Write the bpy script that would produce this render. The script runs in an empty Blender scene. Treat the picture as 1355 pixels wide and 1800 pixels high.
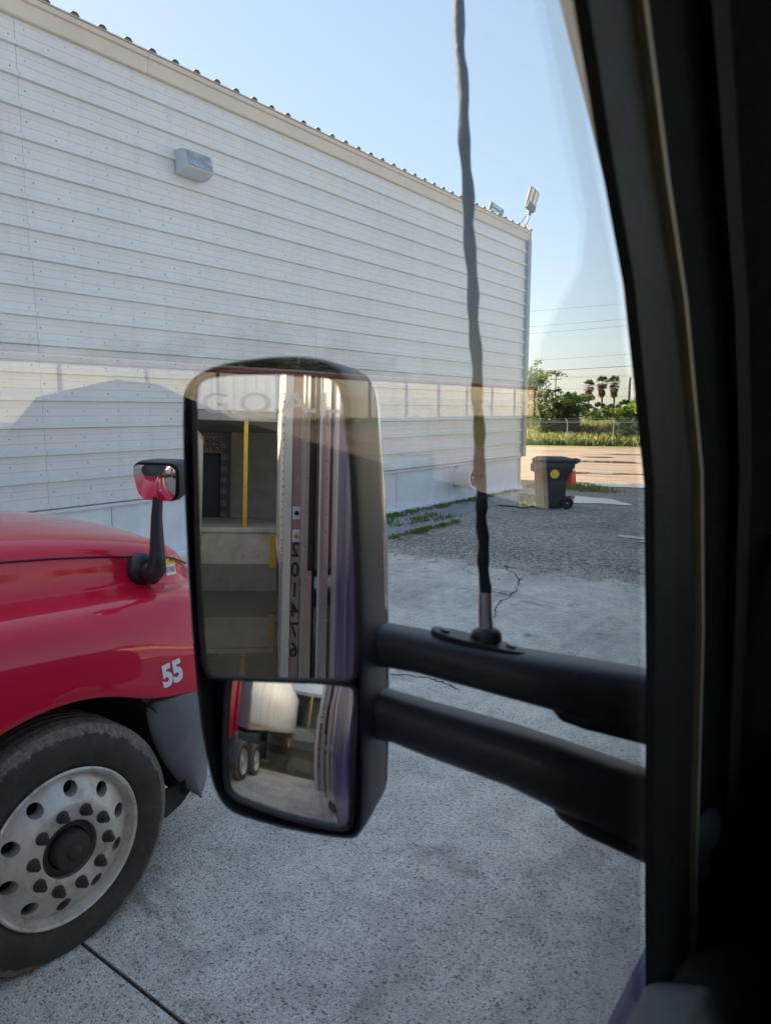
import bpy, math, random
from mathutils import Vector, Matrix
random.seed(7)
sc = bpy.context.scene
R = math.radians

# ------------------------------------------------------------------ camera, sky, sun, exposure
cam_d = bpy.data.cameras.new('camera'); cam = bpy.data.objects.new('camera', cam_d)
sc.collection.objects.link(cam); sc.camera = cam
cam.location = (0, 0, 2.2)
cam.rotation_euler = (R(90 - 8.117), 0, R(36.34))
cam_d.sensor_fit = 'VERTICAL'; cam_d.sensor_height = 36; cam_d.lens = 24.96
cam_d.clip_start = 0.02; cam_d.clip_end = 3000
cam_d.dof.use_dof = True; cam_d.dof.focus_distance = 9.0; cam_d.dof.aperture_fstop = 6.2

SUN_EL, SUN_DIR = 28.0, (-0.985, -0.172)                # towards the sun, in plan
w = bpy.data.worlds.new('World'); sc.world = w; w.use_nodes = True
nt = w.node_tree; bg = nt.nodes['Background']
sky = nt.nodes.new('ShaderNodeTexSky'); sky.sky_type = 'NISHITA'; sky.sun_disc = False
sky.sun_elevation = R(SUN_EL); sky.sun_rotation = math.atan2(SUN_DIR[0], SUN_DIR[1])
sky.air_density = 1.0; sky.dust_density = .8; sky.ozone_density = 1.2
gm = nt.nodes.new('ShaderNodeGamma'); gm.inputs[1].default_value = .36
hs = nt.nodes.new('ShaderNodeHueSaturation'); hs.inputs['Saturation'].default_value = 1.6
nt.links.new(sky.outputs[0], gm.inputs[0]); nt.links.new(gm.outputs[0], hs.inputs['Color']); nt.links.new(hs.outputs[0], bg.inputs[0]); bg.inputs[1].default_value = 0.128
sun_d = bpy.data.lights.new('sun', 'SUN'); sun_d.energy = 4.3; sun_d.angle = R(0.5); sun_d.color = (1, 0.86, 0.68)
sun = bpy.data.objects.new('sun', sun_d); sc.collection.objects.link(sun)
l = Vector((SUN_DIR[0], SUN_DIR[1], 0)).normalized() * math.cos(R(SUN_EL)); l.z = math.sin(R(SUN_EL))
sun.rotation_euler = l.to_track_quat('Z', 'Y').to_euler(); sun.location = (-40, -20, 40)
vs = sc.view_settings; vs.view_transform = 'Standard'; vs.look = 'None'; vs.gamma = 1; vs.exposure = 2.3
vs.use_curve_mapping = False
sc.render.engine = 'CYCLES'
cy = sc.cycles; cy.use_denoising = True; cy.max_bounces = 10; cy.transparent_max_bounces = 24
cy.caustics_reflective = False; cy.caustics_refractive = False; cy.sample_clamp_indirect = 6

# ------------------------------------------------------------------ materials
M = {}
def mat(name, col, rough=.5, metal=0., var=0., scale=3., bump=0., bscale=40., coat=0., spec=.5, col2=None, detail=4.):
    m = bpy.data.materials.new(name); m.use_nodes = True; t = m.node_tree; b = t.nodes['Principled BSDF']
    b.inputs['Roughness'].default_value = rough; b.inputs['Metallic'].default_value = metal
    b.inputs['Coat Weight'].default_value = coat; b.inputs['Coat Roughness'].default_value = .03
    b.inputs['Specular IOR Level'].default_value = spec
    b.inputs['Base Color'].default_value = (*col, 1)
    if var or col2 or bump:
        g = t.nodes.new('ShaderNodeNewGeometry')
    if var or col2:
        n = t.nodes.new('ShaderNodeTexNoise'); n.inputs['Scale'].default_value = scale; n.inputs['Detail'].default_value = detail
        n.inputs['Roughness'].default_value = .65
        r = t.nodes.new('ShaderNodeValToRGB'); r.color_ramp.elements[0].position = .32; r.color_ramp.elements[1].position = .68
        c2 = col2 or tuple(max(0, c * (1 - var)) for c in col)
        r.color_ramp.elements[0].color = (*c2, 1); r.color_ramp.elements[1].color = (*(min(1, c * (1 + var * .4)) for c in col), 1)
        t.links.new(g.outputs['Position'], n.inputs['Vector']); t.links.new(n.outputs['Fac'], r.inputs[0]); t.links.new(r.outputs[0], b.inputs['Base Color'])
    if bump:
        n2 = t.nodes.new('ShaderNodeTexNoise'); n2.inputs['Scale'].default_value = bscale; n2.inputs['Detail'].default_value = 3
        bp = t.nodes.new('ShaderNodeBump'); bp.inputs['Strength'].default_value = bump; bp.inputs['Distance'].default_value = .01
        t.links.new(g.outputs['Position'], n2.inputs['Vector']); t.links.new(n2.outputs['Fac'], bp.inputs['Height']); t.links.new(bp.outputs[0], b.inputs['Normal'])
    M[name] = m; return m
mat('siding', (.62, .625, .63), .38, var=.07, scale=1.2, bump=.05, bscale=6)
mat('fascia', (.62, .54, .44), .45, var=.08, scale=2)
mat('roof_metal', (.50, .47, .42), .4, var=.15)
mat('dark_gap', (.012, .012, .013), .8)
mat('screw', (.33, .34, .36), .4, .6)
mat('corner_trim', (.22, .27, .31), .45, var=.1)
mat('foundation', (.66, .70, .76), .6, var=.12, scale=3, bump=.2, bscale=25)
mat('pvc', (.74, .74, .72), .4, var=.1, scale=9)
mat('lamp_grey', (.55, .57, .58), .45, var=.1, scale=10)
mat('lamp_bronze', (.13, .10, .08), .45)
mat('led', (.78, .66, .42), .3)
mat('galv', (.42, .43, .44), .45, .6, var=.15, scale=8)
mat('wire_metal', (.30, .30, .30), .5, .5)
mat('cable', (.03, .03, .032), .6)
mat('pole_wood', (.13, .11, .09), .85, var=.3, scale=4)
mat('bin_plastic', (.030, .034, .038), .42, var=.2, scale=6, bump=.15, bscale=60)
mat('rubber', (.022, .022, .023), .75, var=.3, scale=14, bump=.3, bscale=80)
mat('black_plastic', (.024, .026, .029), .42, bump=.12, bscale=350)
mat('black_gloss', (.012, .012, .014), .22)
mat('grey_plastic', (.15, .155, .165), .5, var=.18, scale=7, bump=.1, bscale=150)
mat('yellow_paint', (.78, .50, .02), .45, var=.12, scale=8)
mat('sticker_yellow', (.80, .56, .04), .5)
mat('white_paint', (.78, .78, .77), .4, var=.05)
mat('trailer_white', (.72, .71, .68), .35, var=.1, scale=1.5)
mat('trailer_grey', (.30, .31, .33), .5, var=.1)
mat('red_plastic', (.72, .03, .02), .45, var=.1)
mat('ink', (.012, .012, .014), .5)
mat('chrome', (.80, .80, .81), .06, 1.)
mat('stainless', (.74, .72, .69), .28, .75, var=.06, scale=3)
mat('alu_post', (.70, .66, .58), .3, .5, var=.1, scale=5)
mat('oxide', (.36, .25, .22), .35, .4, var=.25, scale=9)
mat('purple', (.050, .040, .19), .35, coat=.35, spec=.4)
mat('cab_trim', (.013, .0137, .0137), .85, var=.2, scale=30, bump=.25, bscale=260, spec=.06)
mat('cab_grey', (.22, .225, .205), .6, var=.1, scale=20, bump=.2, bscale=200)
mat('cream_seal', (.30, .25, .17), .6, var=.15, scale=30)
mat('mirror', (.93, .93, .92), .0, 1.)
mat('lens_amber', (.65, .25, .02), .25)
mat('tan_metal', (.64, .58, .45), .5, var=.06, scale=.6)
mat('red_trim', (.19, .05, .04), .5, var=.1)
mat('block', (.40, .39, .38), .85, var=.12, scale=4, bump=.3)
mat('mortar', (.24, .235, .23), .9)
mat('dock_grey', (.30, .29, .28), .8, var=.2, scale=2)
mat('dock_conc', (.68, .64, .57), .85, var=.25, scale=2.2, bump=.3)
mat('dark_door', (.045, .055, .06), .45)
mat('sign_red', (.17, .05, .035), .6)
mat('bark', (.12, .095, .07), .9, var=.3, scale=8, bump=.5)
mat('hub_dark', (.035, .033, .032), .6, var=.4, scale=40)
mat('glass_dark', (.02, .022, .025), .03)
mat('headlight', (.55, .57, .60), .05, .4, coat=1.)
mat('lamp_lens', (.34, .37, .39), .12, .5, var=.5, scale=9, detail=2.)
mat('vent_mesh', (.09, .095, .10), .7, var=.3, scale=20)
mat('arm_plastic', (.058, .062, .070), .40, var=.12, scale=30, bump=.1, bscale=400)
mat('flood_grey', (.20, .22, .235), .5)
mat('seal_rubber', (.021, .022, .0205), .6, var=.35, scale=25, bump=.2, bscale=200, spec=.3)
mat('fabric', (.012, .012, .0125), .95)

def leaf_mat(name, c1, c2, trans=.35):
    m = bpy.data.materials.new(name); m.use_nodes = True; t = m.node_tree; b = t.nodes['Principled BSDF']; out = t.nodes['Material Output']
    g = t.nodes.new('ShaderNodeNewGeometry'); r = t.nodes.new('ShaderNodeValToRGB')
    r.color_ramp.elements[0].color = (*c1, 1); r.color_ramp.elements[1].color = (*c2, 1)
    t.links.new(g.outputs['Random Per Island'], r.inputs[0]); t.links.new(r.outputs[0], b.inputs['Base Color'])
    b.inputs['Roughness'].default_value = .55
    tr = t.nodes.new('ShaderNodeBsdfTranslucent'); mx = t.nodes.new('ShaderNodeMixShader'); mx.inputs[0].default_value = trans
    t.links.new(r.outputs[0], tr.inputs[0]); t.links.new(b.outputs[0], mx.inputs[1]); t.links.new(tr.outputs[0], mx.inputs[2]); t.links.new(mx.outputs[0], out.inputs[0])
    M[name] = m
leaf_mat('leaf_light', (.10, .16, .03), (.24, .30, .07)); leaf_mat('leaf_dark', (.035, .065, .018), (.11, .15, .04))
leaf_mat('leaf_bright', (.12, .20, .015), (.27, .36, .035)); leaf_mat('palm_green', (.05, .08, .02), (.11, .14, .045))
leaf_mat('palm_dead', (.13, .085, .04), (.27, .19, .10)); leaf_mat('grass', (.15, .19, .035), (.36, .35, .10))
leaf_mat('weed', (.08, .125, .02), (.20, .24, .06))

def glass_mat(name, tint):
    m = bpy.data.materials.new(name); m.use_nodes = True; t = m.node_tree; t.nodes.clear()
    o = t.nodes.new('ShaderNodeOutputMaterial'); lw = t.nodes.new('ShaderNodeLayerWeight'); lw.inputs[0].default_value = .5
    p = t.nodes.new('ShaderNodeMath'); p.operation = 'POWER'; p.inputs[1].default_value = 5
    a = t.nodes.new('ShaderNodeMath'); a.operation = 'MULTIPLY_ADD'; a.inputs[1].default_value = .96; a.inputs[2].default_value = .04
    tr = t.nodes.new('ShaderNodeBsdfTransparent'); tr.inputs[0].default_value = (*tint, 1)
    gl = t.nodes.new('ShaderNodeBsdfGlossy'); gl.inputs['Roughness'].default_value = 0
    mx = t.nodes.new('ShaderNodeMixShader'); L = t.links.new
    L(lw.outputs['Facing'], p.inputs[0]); L(p.outputs[0], a.inputs[0]); L(a.outputs[0], mx.inputs[0]); L(tr.outputs[0], mx.inputs[1]); L(gl.outputs[0], mx.inputs[2]); L(mx.outputs[0], o.inputs[0])
    M[name] = m
glass_mat('pane_glass', (.975, .98, .98)); glass_mat('lamp_glass', (.85, .88, .9))

def decal_mat(name, col, op, metal=0.):
    m = bpy.data.materials.new(name); m.use_nodes = True; t = m.node_tree; b = t.nodes['Principled BSDF']
    b.inputs['Base Color'].default_value = (*col, 1); b.inputs['Alpha'].default_value = op; b.inputs['Roughness'].default_value = .45; b.inputs['Metallic'].default_value = metal
    M[name] = m
decal_mat('frost_decal', (.95, .96, 1.), .62, .9)

def nodes(name):
    m = bpy.data.materials.new(name); m.use_nodes = True; M[name] = m
    t = m.node_tree; b = t.nodes['Principled BSDF']; g = t.nodes.new('ShaderNodeNewGeometry'); return t, b, g.outputs['Position']
def N(t, typ, **kw):
    n = t.nodes.new('ShaderNode' + typ)
    for k, v in kw.items():
        if k in n.inputs: n.inputs[k].default_value = v
        else: setattr(n, k, v)
    return n
def ramp(t, src, stops):
    r = t.nodes.new('ShaderNodeValToRGB'); e = r.color_ramp.elements
    while len(e) < len(stops): e.new(.5)
    for el, (p, c) in zip(e, stops): el.position = p; el.color = (*c, 1) if len(c) == 3 else c
    t.links.new(src, r.inputs[0]); return r.outputs[0]
def mixc(t, fac, a, b, mode='MIX'):
    m = t.nodes.new('ShaderNodeMix'); m.data_type = 'RGBA'; m.blend_type = mode
    for i, v in ((0, fac), (6, a), (7, b)):
        if isinstance(v, (int, float)): m.inputs[i].default_value = v
        elif isinstance(v, tuple): m.inputs[i].default_value = (*v, 1)
        else: t.links.new(v, m.inputs[i])
    return m.outputs[2]
def g3(v): return (v, v, v)

t, b, pos = nodes('siding'); L = t.links.new
n1 = N(t, 'TexNoise', Scale=1.1, Detail=5.); L(pos, n1.inputs['Vector'])
mp = N(t, 'Mapping'); mp.inputs['Scale'].default_value = (1, 7., .5); L(pos, mp.inputs[0]); n2 = N(t, 'TexNoise', Scale=1.3, Detail=6., Roughness=.7); L(mp.outputs[0], n2.inputs['Vector'])
c = mixc(t, 1., ramp(t, n1.outputs['Fac'], [(.3, (.61, .62, .635)), (.7, (.66, .67, .685))]), ramp(t, n2.outputs['Fac'], [(.30, (.93, .925, .915)), (.46, g3(1.)), (.7, g3(1.02))]), 'MULTIPLY')
L(c, b.inputs['Base Color']); b.inputs['Roughness'].default_value = .36
n3 = N(t, 'TexNoise', Scale=3.5, Detail=2.); L(pos, n3.inputs['Vector']); bp = N(t, 'Bump', Strength=.12, Distance=.01); L(n3.outputs['Fac'], bp.inputs['Height']); L(bp.outputs[0], b.inputs['Normal'])
# exposed aggregate concrete
t, b, pos = nodes('concrete'); L = t.links.new
v1 = N(t, 'TexVoronoi', Scale=135.); L(pos, v1.inputs['Vector'])
v2 = N(t, 'TexVoronoi', Scale=210.); L(pos, v2.inputs['Vector'])
sep = N(t, 'SeparateColor'); L(v1.outputs['Color'], sep.inputs[0])
stone = ramp(t, sep.outputs[0], [(0, (.17, .165, .16)), (.07, (.30, .29, .28)), (.17, (.59, .58, .565)), (.8, (.67, .66, .64)), (1, (.79, .77, .73))])
edge = ramp(t, v1.outputs['Distance'], [(.25, g3(1.)), (.62, g3(.84))])
c = mixc(t, 1., stone, edge, 'MULTIPLY')
sep2 = N(t, 'SeparateColor'); L(v2.outputs['Color'], sep2.inputs[0])
fine = ramp(t, sep2.outputs[1], [(0, g3(.6)), (.3, g3(1.)), (1, g3(1.2))])
c = mixc(t, .8, c, fine, 'MULTIPLY')
v3 = N(t, 'TexVoronoi', Scale=66.); L(pos, v3.inputs['Vector']); s3 = N(t, 'SeparateColor'); L(v3.outputs['Color'], s3.inputs[0])
big = ramp(t, s3.outputs[2], [(.0, g3(1.)), (.055, g3(1.)), (.06, g3(0.))]); core = ramp(t, v3.outputs['Distance'], [(.28, g3(1.)), (.40, g3(0.))])
c = mixc(t, mixc(t, 1., big, core, 'MULTIPLY'), c, mixc(t, s3.outputs[0], (.10, .095, .10), (.34, .24, .19)))
n5 = N(t, 'TexNoise', Scale=6., Detail=6., Roughness=.72); L(pos, n5.inputs['Vector'])
c = mixc(t, 1., c, ramp(t, n5.outputs['Fac'], [(.34, g3(.86)), (.5, g3(1.04)), (.68, g3(1.14))]), 'MULTIPLY')
nb = N(t, 'TexNoise', Scale=.8, Detail=7., Roughness=.72, Distortion=.4); L(pos, nb.inputs['Vector'])
st = ramp(t, nb.outputs['Fac'], [(.34, (.76, .76, .77)), (.5, g3(1.06)), (.66, (1.24, 1.21, 1.15))])
c = mixc(t, 1., c, st, 'MULTIPLY')
mt = N(t, 'Mapping'); mt.inputs['Scale'].default_value = (2.6, .22, 1); L(pos, mt.inputs[0]); ntk = N(t, 'TexNoise', Scale=.9, Detail=7., Roughness=.7); L(mt.outputs[0], ntk.inputs['Vector'])
c = mixc(t, 1., c, ramp(t, ntk.outputs['Fac'], [(.34, (.82, .81, .80)), (.47, g3(1.04)), (.68, g3(1.14))]), 'MULTIPLY')
no = N(t, 'TexNoise', Scale=2.3, Detail=3.); L(pos, no.inputs['Vector'])
c = mixc(t, ramp(t, no.outputs['Fac'], [(.69, g3(0)), (.73, g3(.55))]), c, (.12, .115, .11))
nf = N(t, 'TexNoise', Scale=.9, Detail=9., Roughness=.78, Distortion=.6); mp = N(t, 'Mapping'); mp.inputs['Scale'].default_value = (.55, 1.6, 1); mp.inputs['Location'].default_value = (3, 1, 0)
L(pos, mp.inputs[0]); L(mp.outputs[0], nf.inputs['Vector'])
pit = ramp(t, nf.outputs['Fac'], [(.56, g3(0)), (.64, g3(1))])
c = mixc(t, pit, c, mixc(t, 1., c, (.58, .56, .54), 'MULTIPLY'))
sy = N(t, 'SeparateXYZ'); L(pos, sy.inputs[0]); mr = N(t, 'MapRange'); mr.inputs[1].default_value = 7.6; mr.inputs[2].default_value = 10.2; L(sy.outputs[1], mr.inputs[0])
ns = N(t, 'TexNoise', Scale=1.6, Detail=8., Roughness=.75); L(pos, ns.inputs['Vector'])
ad = N(t, 'Math', operation='ADD'); L(mr.outputs[0], ad.inputs[0]); L(ns.outputs['Fac'], ad.inputs[1])
spill = ramp(t, ad.outputs[0], [(.93, g3(0)), (1.12, g3(.9))])
c = mixc(t, spill, c, mixc(t, 1., c, (.66, .62, .58), 'MULTIPLY'))
c = mixc(t, 1., c, (1., .945, .87), 'MULTIPLY')
L(c, b.inputs['Base Color']); b.inputs['Roughness'].default_value = .85
bp = N(t, 'Bump', Strength=.55, Distance=.006); L(v1.outputs['Distance'], bp.inputs['Height']); bp.invert = True; L(bp.outputs[0], b.inputs['Normal'])

# yard: dark wet gravel near the slab, tan dirt farther out
t, b, pos = nodes('yard'); L = t.links.new
sx = N(t, 'SeparateXYZ'); L(pos, sx.inputs[0])
v1 = N(t, 'TexVoronoi', Scale=26.); L(pos, v1.inputs['Vector']); s1 = N(t, 'SeparateColor'); L(v1.outputs['Color'], s1.inputs[0])
grav = ramp(t, s1.outputs[0], [(0, (.17, .16, .15)), (.4, (.38, .355, .33)), (.85, (.54, .515, .485)), (1, (.70, .67, .63))])
n1 = N(t, 'TexNoise', Scale=.35, Detail=7., Roughness=.68); L(pos, n1.inputs['Vector'])
grav = mixc(t, 1., grav, ramp(t, n1.outputs['Fac'], [(.33, (.50, .47, .44)), (.5, (.9, .88, .86)), (.65, (1.15, 1.13, 1.1))]), 'MULTIPLY')
n2 = N(t, 'TexNoise', Scale=.5, Detail=8., Roughness=.7); mp = N(t, 'Mapping'); mp.inputs['Scale'].default_value = (.35, 2.4, 1); mp.inputs['Rotation'].default_value = (0, 0, R(18)); L(pos, mp.inputs[0]); L(mp.outputs[0], n2.inputs['Vector'])
dirt = ramp(t, n2.outputs['Fac'], [(.30, (.17, .12, .085)), (.5, (.34, .25, .18)), (.70, (.46, .37, .28))])
nd = N(t, 'TexNoise', Scale=9., Detail=5.); L(pos, nd.inputs['Vector'])
dirt = mixc(t, 1., dirt, ramp(t, nd.outputs['Fac'], [(.3, g3(.72)), (.7, g3(1.18))]), 'MULTIPLY')
def zone(src, a, bb):
    m = N(t, 'MapRange'); m.inputs[1].default_value = a; m.inputs[2].default_value = bb; L(src, m.inputs[0])
    ad = N(t, 'Math', operation='MULTIPLY_ADD'); L(n1.outputs['Fac'], ad.inputs[0]); ad.inputs[1].default_value = 1.2; ad.inputs[2].default_value = -.6
    s = N(t, 'Math', operation='ADD'); s.use_clamp = True; L(m.outputs[0], s.inputs[0]); L(ad.outputs[0], s.inputs[1]); return s.outputs[0]
zy = zone(sx.outputs[1], 17.5, 21.5); zx = zone(sx.outputs[0], 9, 16)
mxx = N(t, 'Math', operation='MAXIMUM'); L(zy, mxx.inputs[0]); L(zx, mxx.inputs[1])
c = mixc(t, mxx.outputs[0], grav, dirt)
gz = zone(sx.outputs[1], 40, 43)
c = mixc(t, gz, c, ramp(t, nd.outputs['Fac'], [(.3, (.11, .12, .04)), (.7, (.24, .22, .09))]))
gx = zone(sx.outputs[0], 31, 35)
c = mixc(t, gx, c, ramp(t, nd.outputs['Fac'], [(.3, (.10, .13, .04)), (.7, (.19, .21, .08))]))
L(c, b.inputs['Base Color']); b.inputs['Roughness'].default_value = .9
bp = N(t, 'Bump', Strength=.7, Distance=.03); L(v1.outputs['Distance'], bp.inputs['Height']); L(bp.outputs[0], b.inputs['Normal'])

# smooth old concrete of the side pad, with dirt
mat('pad_conc', (.33, .345, .35), .8, var=.25, scale=2.2, bump=.3, bscale=30, col2=(.20, .205, .20))
# standing water over mud
t, b, pos = nodes('water'); L = t.links.new
b.inputs['Base Color'].default_value = (.13, .105, .075, 1); b.inputs['Roughness'].default_value = .015; b.inputs['IOR'].default_value = 1.33
n = N(t, 'TexNoise', Scale=2.2, Detail=2.); L(pos, n.inputs['Vector']); bp = N(t, 'Bump', Strength=.035, Distance=.02); L(n.outputs['Fac'], bp.inputs['Height']); L(bp.outputs[0], b.inputs['Normal'])
# tyre side walls: dry mud low on the shoulder
t, b, pos = nodes('tyre'); L = t.links.new
tc = N(t, 'TexCoord'); sx = N(t, 'SeparateXYZ'); L(tc.outputs['Object'], sx.inputs[0])
cmb = N(t, 'CombineXYZ'); L(sx.outputs[1], cmb.inputs[1]); L(sx.outputs[2], cmb.inputs[2])
ln = N(t, 'VectorMath', operation='LENGTH'); L(cmb.outputs[0], ln.inputs[0])
n1 = N(t, 'TexNoise', Scale=7., Detail=8., Roughness=.75); L(tc.outputs['Object'], n1.inputs['Vector'])
ad = N(t, 'Math', operation='MULTIPLY_ADD'); L(n1.outputs['Fac'], ad.inputs[0]); ad.inputs[1].default_value = .16; L(ln.outputs['Value'], ad.inputs[2])
mud = ramp(t, ad.outputs[0], [(.525, g3(0)), (.535, g3(1)), (.58, g3(1)), (.60, g3(.3))])
rub = ramp(t, n1.outputs['Fac'], [(.3, (.018, .0175, .017)), (.7, (.062, .056, .050))])
n3 = N(t, 'TexNoise', Scale=60., Detail=3.); L(tc.outputs['Object'], n3.inputs['Vector'])
mudc = ramp(t, n3.outputs['Fac'], [(.3, (.12, .095, .08)), (.7, (.27, .22, .19))])
L(mixc(t, mud, rub, mudc), b.inputs['Base Color']); b.inputs['Roughness'].default_value = .75
bp = N(t, 'Bump', Strength=.4, Distance=.006); L(n3.outputs['Fac'], bp.inputs['Height']); L(bp.outputs[0], b.inputs['Normal'])
# dull aluminium wheel with brake dust
t, b, pos = nodes('wheel_alu'); L = t.links.new
tc = N(t, 'TexCoord'); n1 = N(t, 'TexNoise', Scale=9., Detail=7., Roughness=.7); L(tc.outputs['Object'], n1.inputs['Vector'])
L(ramp(t, n1.outputs['Fac'], [(.30, (.36, .31, .25)), (.46, (.62, .58, .52)), (.7, (.74, .71, .66))]), b.inputs['Base Color'])
b.inputs['Metallic'].default_value = .55; L(ramp(t, n1.outputs['Fac'], [(.3, g3(.7)), (.7, g3(.42))]), b.inputs['Roughness'])
# red truck enamel with clear coat and thin dust
t, b, pos = nodes('red_paint'); L = t.links.new
n1 = N(t, 'TexNoise', Scale=2.5, Detail=5.); L(pos, n1.inputs['Vector'])
L(ramp(t, n1.outputs['Fac'], [(.3, (.62, .007, .036)), (.7, (.68, .010, .042))]), b.inputs['Base Color'])
b.inputs['Roughness'].default_value = .35; b.inputs['Coat Weight'].default_value = 1; b.inputs['Coat Roughness'].default_value = .04; b.inputs['Coat IOR'].default_value = 1.45; b.inputs['Specular IOR Level'].default_value = .1

# ------------------------------------------------------------------ mesh helpers
COL = sc.collection
def wloc(o):
    v = Vector((0, 0, 0))
    while o: v = v + o.location; o = o.parent
    return v
class MB:
    def __init__(s): s.v = []; s.f = []
    def add(s, vs, fs):
        k = len(s.v); s.v += [tuple(p) for p in vs]; s.f += [tuple(i + k for i in q) for q in fs]; return s
    def box(s, x0, x1, y0, y1, z0, z1):
        return s.add([(x, y, z) for z in (z0, z1) for y in (y0, y1) for x in (x0, x1)], [(0, 2, 3, 1), (4, 5, 7, 6), (0, 1, 5, 4), (1, 3, 7, 5), (3, 2, 6, 7), (2, 0, 4, 6)])
    def obox(s, c, ax, ay, az, sx, sy, sz):
        c, ax, ay, az = map(Vector, (c, ax, ay, az))
        return s.add([c + ax * sx * i + ay * sy * j + az * sz * k for k in (-.5, .5) for j in (-.5, .5) for i in (-.5, .5)], [(0, 2, 3, 1), (4, 5, 7, 6), (0, 1, 5, 4), (1, 3, 7, 5), (3, 2, 6, 7), (2, 0, 4, 6)])
    def loft(s, rings, cap=True, closed=True):
        n = len(rings[0]); vs = [p for r in rings for p in r]; fs = []
        for i in range(len(rings) - 1):
            for j in range(n if closed else n - 1):
                a, b2 = i * n + j, i * n + (j + 1) % n; fs.append((a, b2, b2 + n, a + n))
        if cap and closed: fs += [tuple(range(n - 1, -1, -1)), tuple(range((len(rings) - 1) * n, len(rings) * n))]
        return s.add(vs, fs)
    def tube(s, pts, rad, seg=8, cap=True):
        pts = [Vector(p) for p in pts]; rads = rad if isinstance(rad, (list, tuple)) else [rad] * len(pts)
        rings = []; up = None
        for i, p in enumerate(pts):
            d = (pts[min(i + 1, len(pts) - 1)] - pts[max(i - 1, 0)]).normalized()
            if up is None: up = Vector((0, 0, 1)) if abs(d.z) < .9 else Vector((1, 0, 0))
            a = d.cross(up).normalized(); up2 = a.cross(d).normalized(); up = up2
            rings.append([p + (a * math.cos(q) + up2 * math.sin(q)) * rads[i] for q in [2 * math.pi * k / seg for k in range(seg)]])
        return s.loft(rings, cap)
    def lathe(s, prof, c=(0, 0, 0), axis=(1, 0, 0), seg=48, a0=0, a1=2 * math.pi):
        c = Vector(c); ax = Vector(axis).normalized(); u = ax.orthogonal().normalized(); w2 = ax.cross(u); full = abs(a1 - a0 - 2 * math.pi) < 1e-6
        n = seg if full else seg + 1; rings = []
        for k in range(n):
            q = a0 + (a1 - a0) * k / seg; dr = u * math.cos(q) + w2 * math.sin(q)
            rings.append([c + ax * h + dr * r for (r, h) in prof])
        if full: rings.append(rings[0])
        m = len(prof); vs = [p for r in rings for p in r]; fs = []
        for i in range(len(rings) - 1):
            for j in range(m - 1):
                a = i * m + j; fs.append((a, a + m, a + m + 1, a + 1))
        return s.add(vs, fs)
    def prism(s, poly, vec):
        vec = Vector(vec); return s.loft([[Vector(p) for p in poly], [Vector(p) + vec for p in poly]])
    def mesh(s, name, off=(0, 0, 0), smooth=None):
        me = bpy.data.meshes.new(name); o = Vector(off)
        me.from_pydata([tuple(Vector(p) - o) for p in s.v], [], s.f)
        import bmesh
        bm = bmesh.new(); bm.from_mesh(me); bmesh.ops.remove_doubles(bm, verts=bm.verts, dist=1e-5); bmesh.ops.recalc_face_normals(bm, faces=bm.faces); bm.to_mesh(me); bm.free()
        if smooth:
            for p in me.polygons: p.use_smooth = True
            me.set_sharp_from_angle(angle=R(smooth))
        return me
    def build(s, name, m, parent=None, smooth=None, bevel=0, kind=None, label=None, origin=None, subsurf=0, seg=2):
        off = wloc(parent); og = Vector(origin) if origin else off
        me = s.mesh(name, og, smooth); me.materials.append(M[m])
        o = bpy.data.objects.new(name, me); COL.objects.link(o)
        if parent: o.parent = parent
        o.location = og - off if parent else (og if origin else (0, 0, 0))
        if bevel:
            bv = o.modifiers.new('bevel', 'BEVEL'); bv.width = bevel; bv.segments = seg; bv.limit_method = 'ANGLE'; bv.angle_limit = R(35)
            if not smooth:
                for p in me.polygons: p.use_smooth = True
                me.set_sharp_from_angle(angle=R(40))
                bv.harden_normals = False
        if subsurf:
            ss = o.modifiers.new('sub', 'SUBSURF'); ss.levels = subsurf; ss.render_levels = subsurf
        if kind: o['kind'] = kind
        if label: o['label'] = label
        return o
def thing(name, label, cat, loc=(0, 0, 0), group=None):
    o = bpy.data.objects.new(name, None); COL.objects.link(o); o.location = loc; o.empty_display_size = .2
    o['label'] = label; o['category'] = cat
    if group: o['group'] = group
    return o
def tag(o, label, cat, group=None):
    o['label'] = label; o['category'] = cat
    if group: o['group'] = group
    return o
def struct(o): o['kind'] = 'structure'; return o
def sub(name, parent, loc=None):
    o = bpy.data.objects.new(name, None); COL.objects.link(o); o.parent = parent; o.empty_display_size = .1
    o.location = (Vector(loc) - wloc(parent)) if loc else (0, 0, 0); return o
def text_obj(name, body, size, m, parent, origin, right, up, bold=0., depth=.002, align='CENTER', sx=1., spacing=1., kern=None):
    cu = bpy.data.curves.new('t', 'FONT'); cu.body = body; cu.size = size; cu.extrude = depth; cu.offset = bold; cu.align_x = align; cu.align_y = 'CENTER'; cu.space_line = spacing
    if kern: cu.space_character = kern
    tmp = bpy.data.objects.new('t', cu); COL.objects.link(tmp); bpy.context.view_layer.update()
    dg = bpy.context.evaluated_depsgraph_get(); me = bpy.data.meshes.new_from_object(tmp.evaluated_get(dg)); bpy.data.objects.remove(tmp); bpy.data.curves.remove(cu)
    r = Vector(right).normalized(); u = Vector(up); u = (u - r * u.dot(r)).normalized(); n = r.cross(u); og = Vector(origin); base = wloc(parent)
    for v in me.vertices: v.co = og + r * v.co.x * sx + u * v.co.y + n * v.co.z - base
    me.name = name; me.materials.clear(); me.materials.append(M[m])
    o = bpy.data.objects.new(name, me); COL.objects.link(o); o.parent = parent; return o
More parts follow.
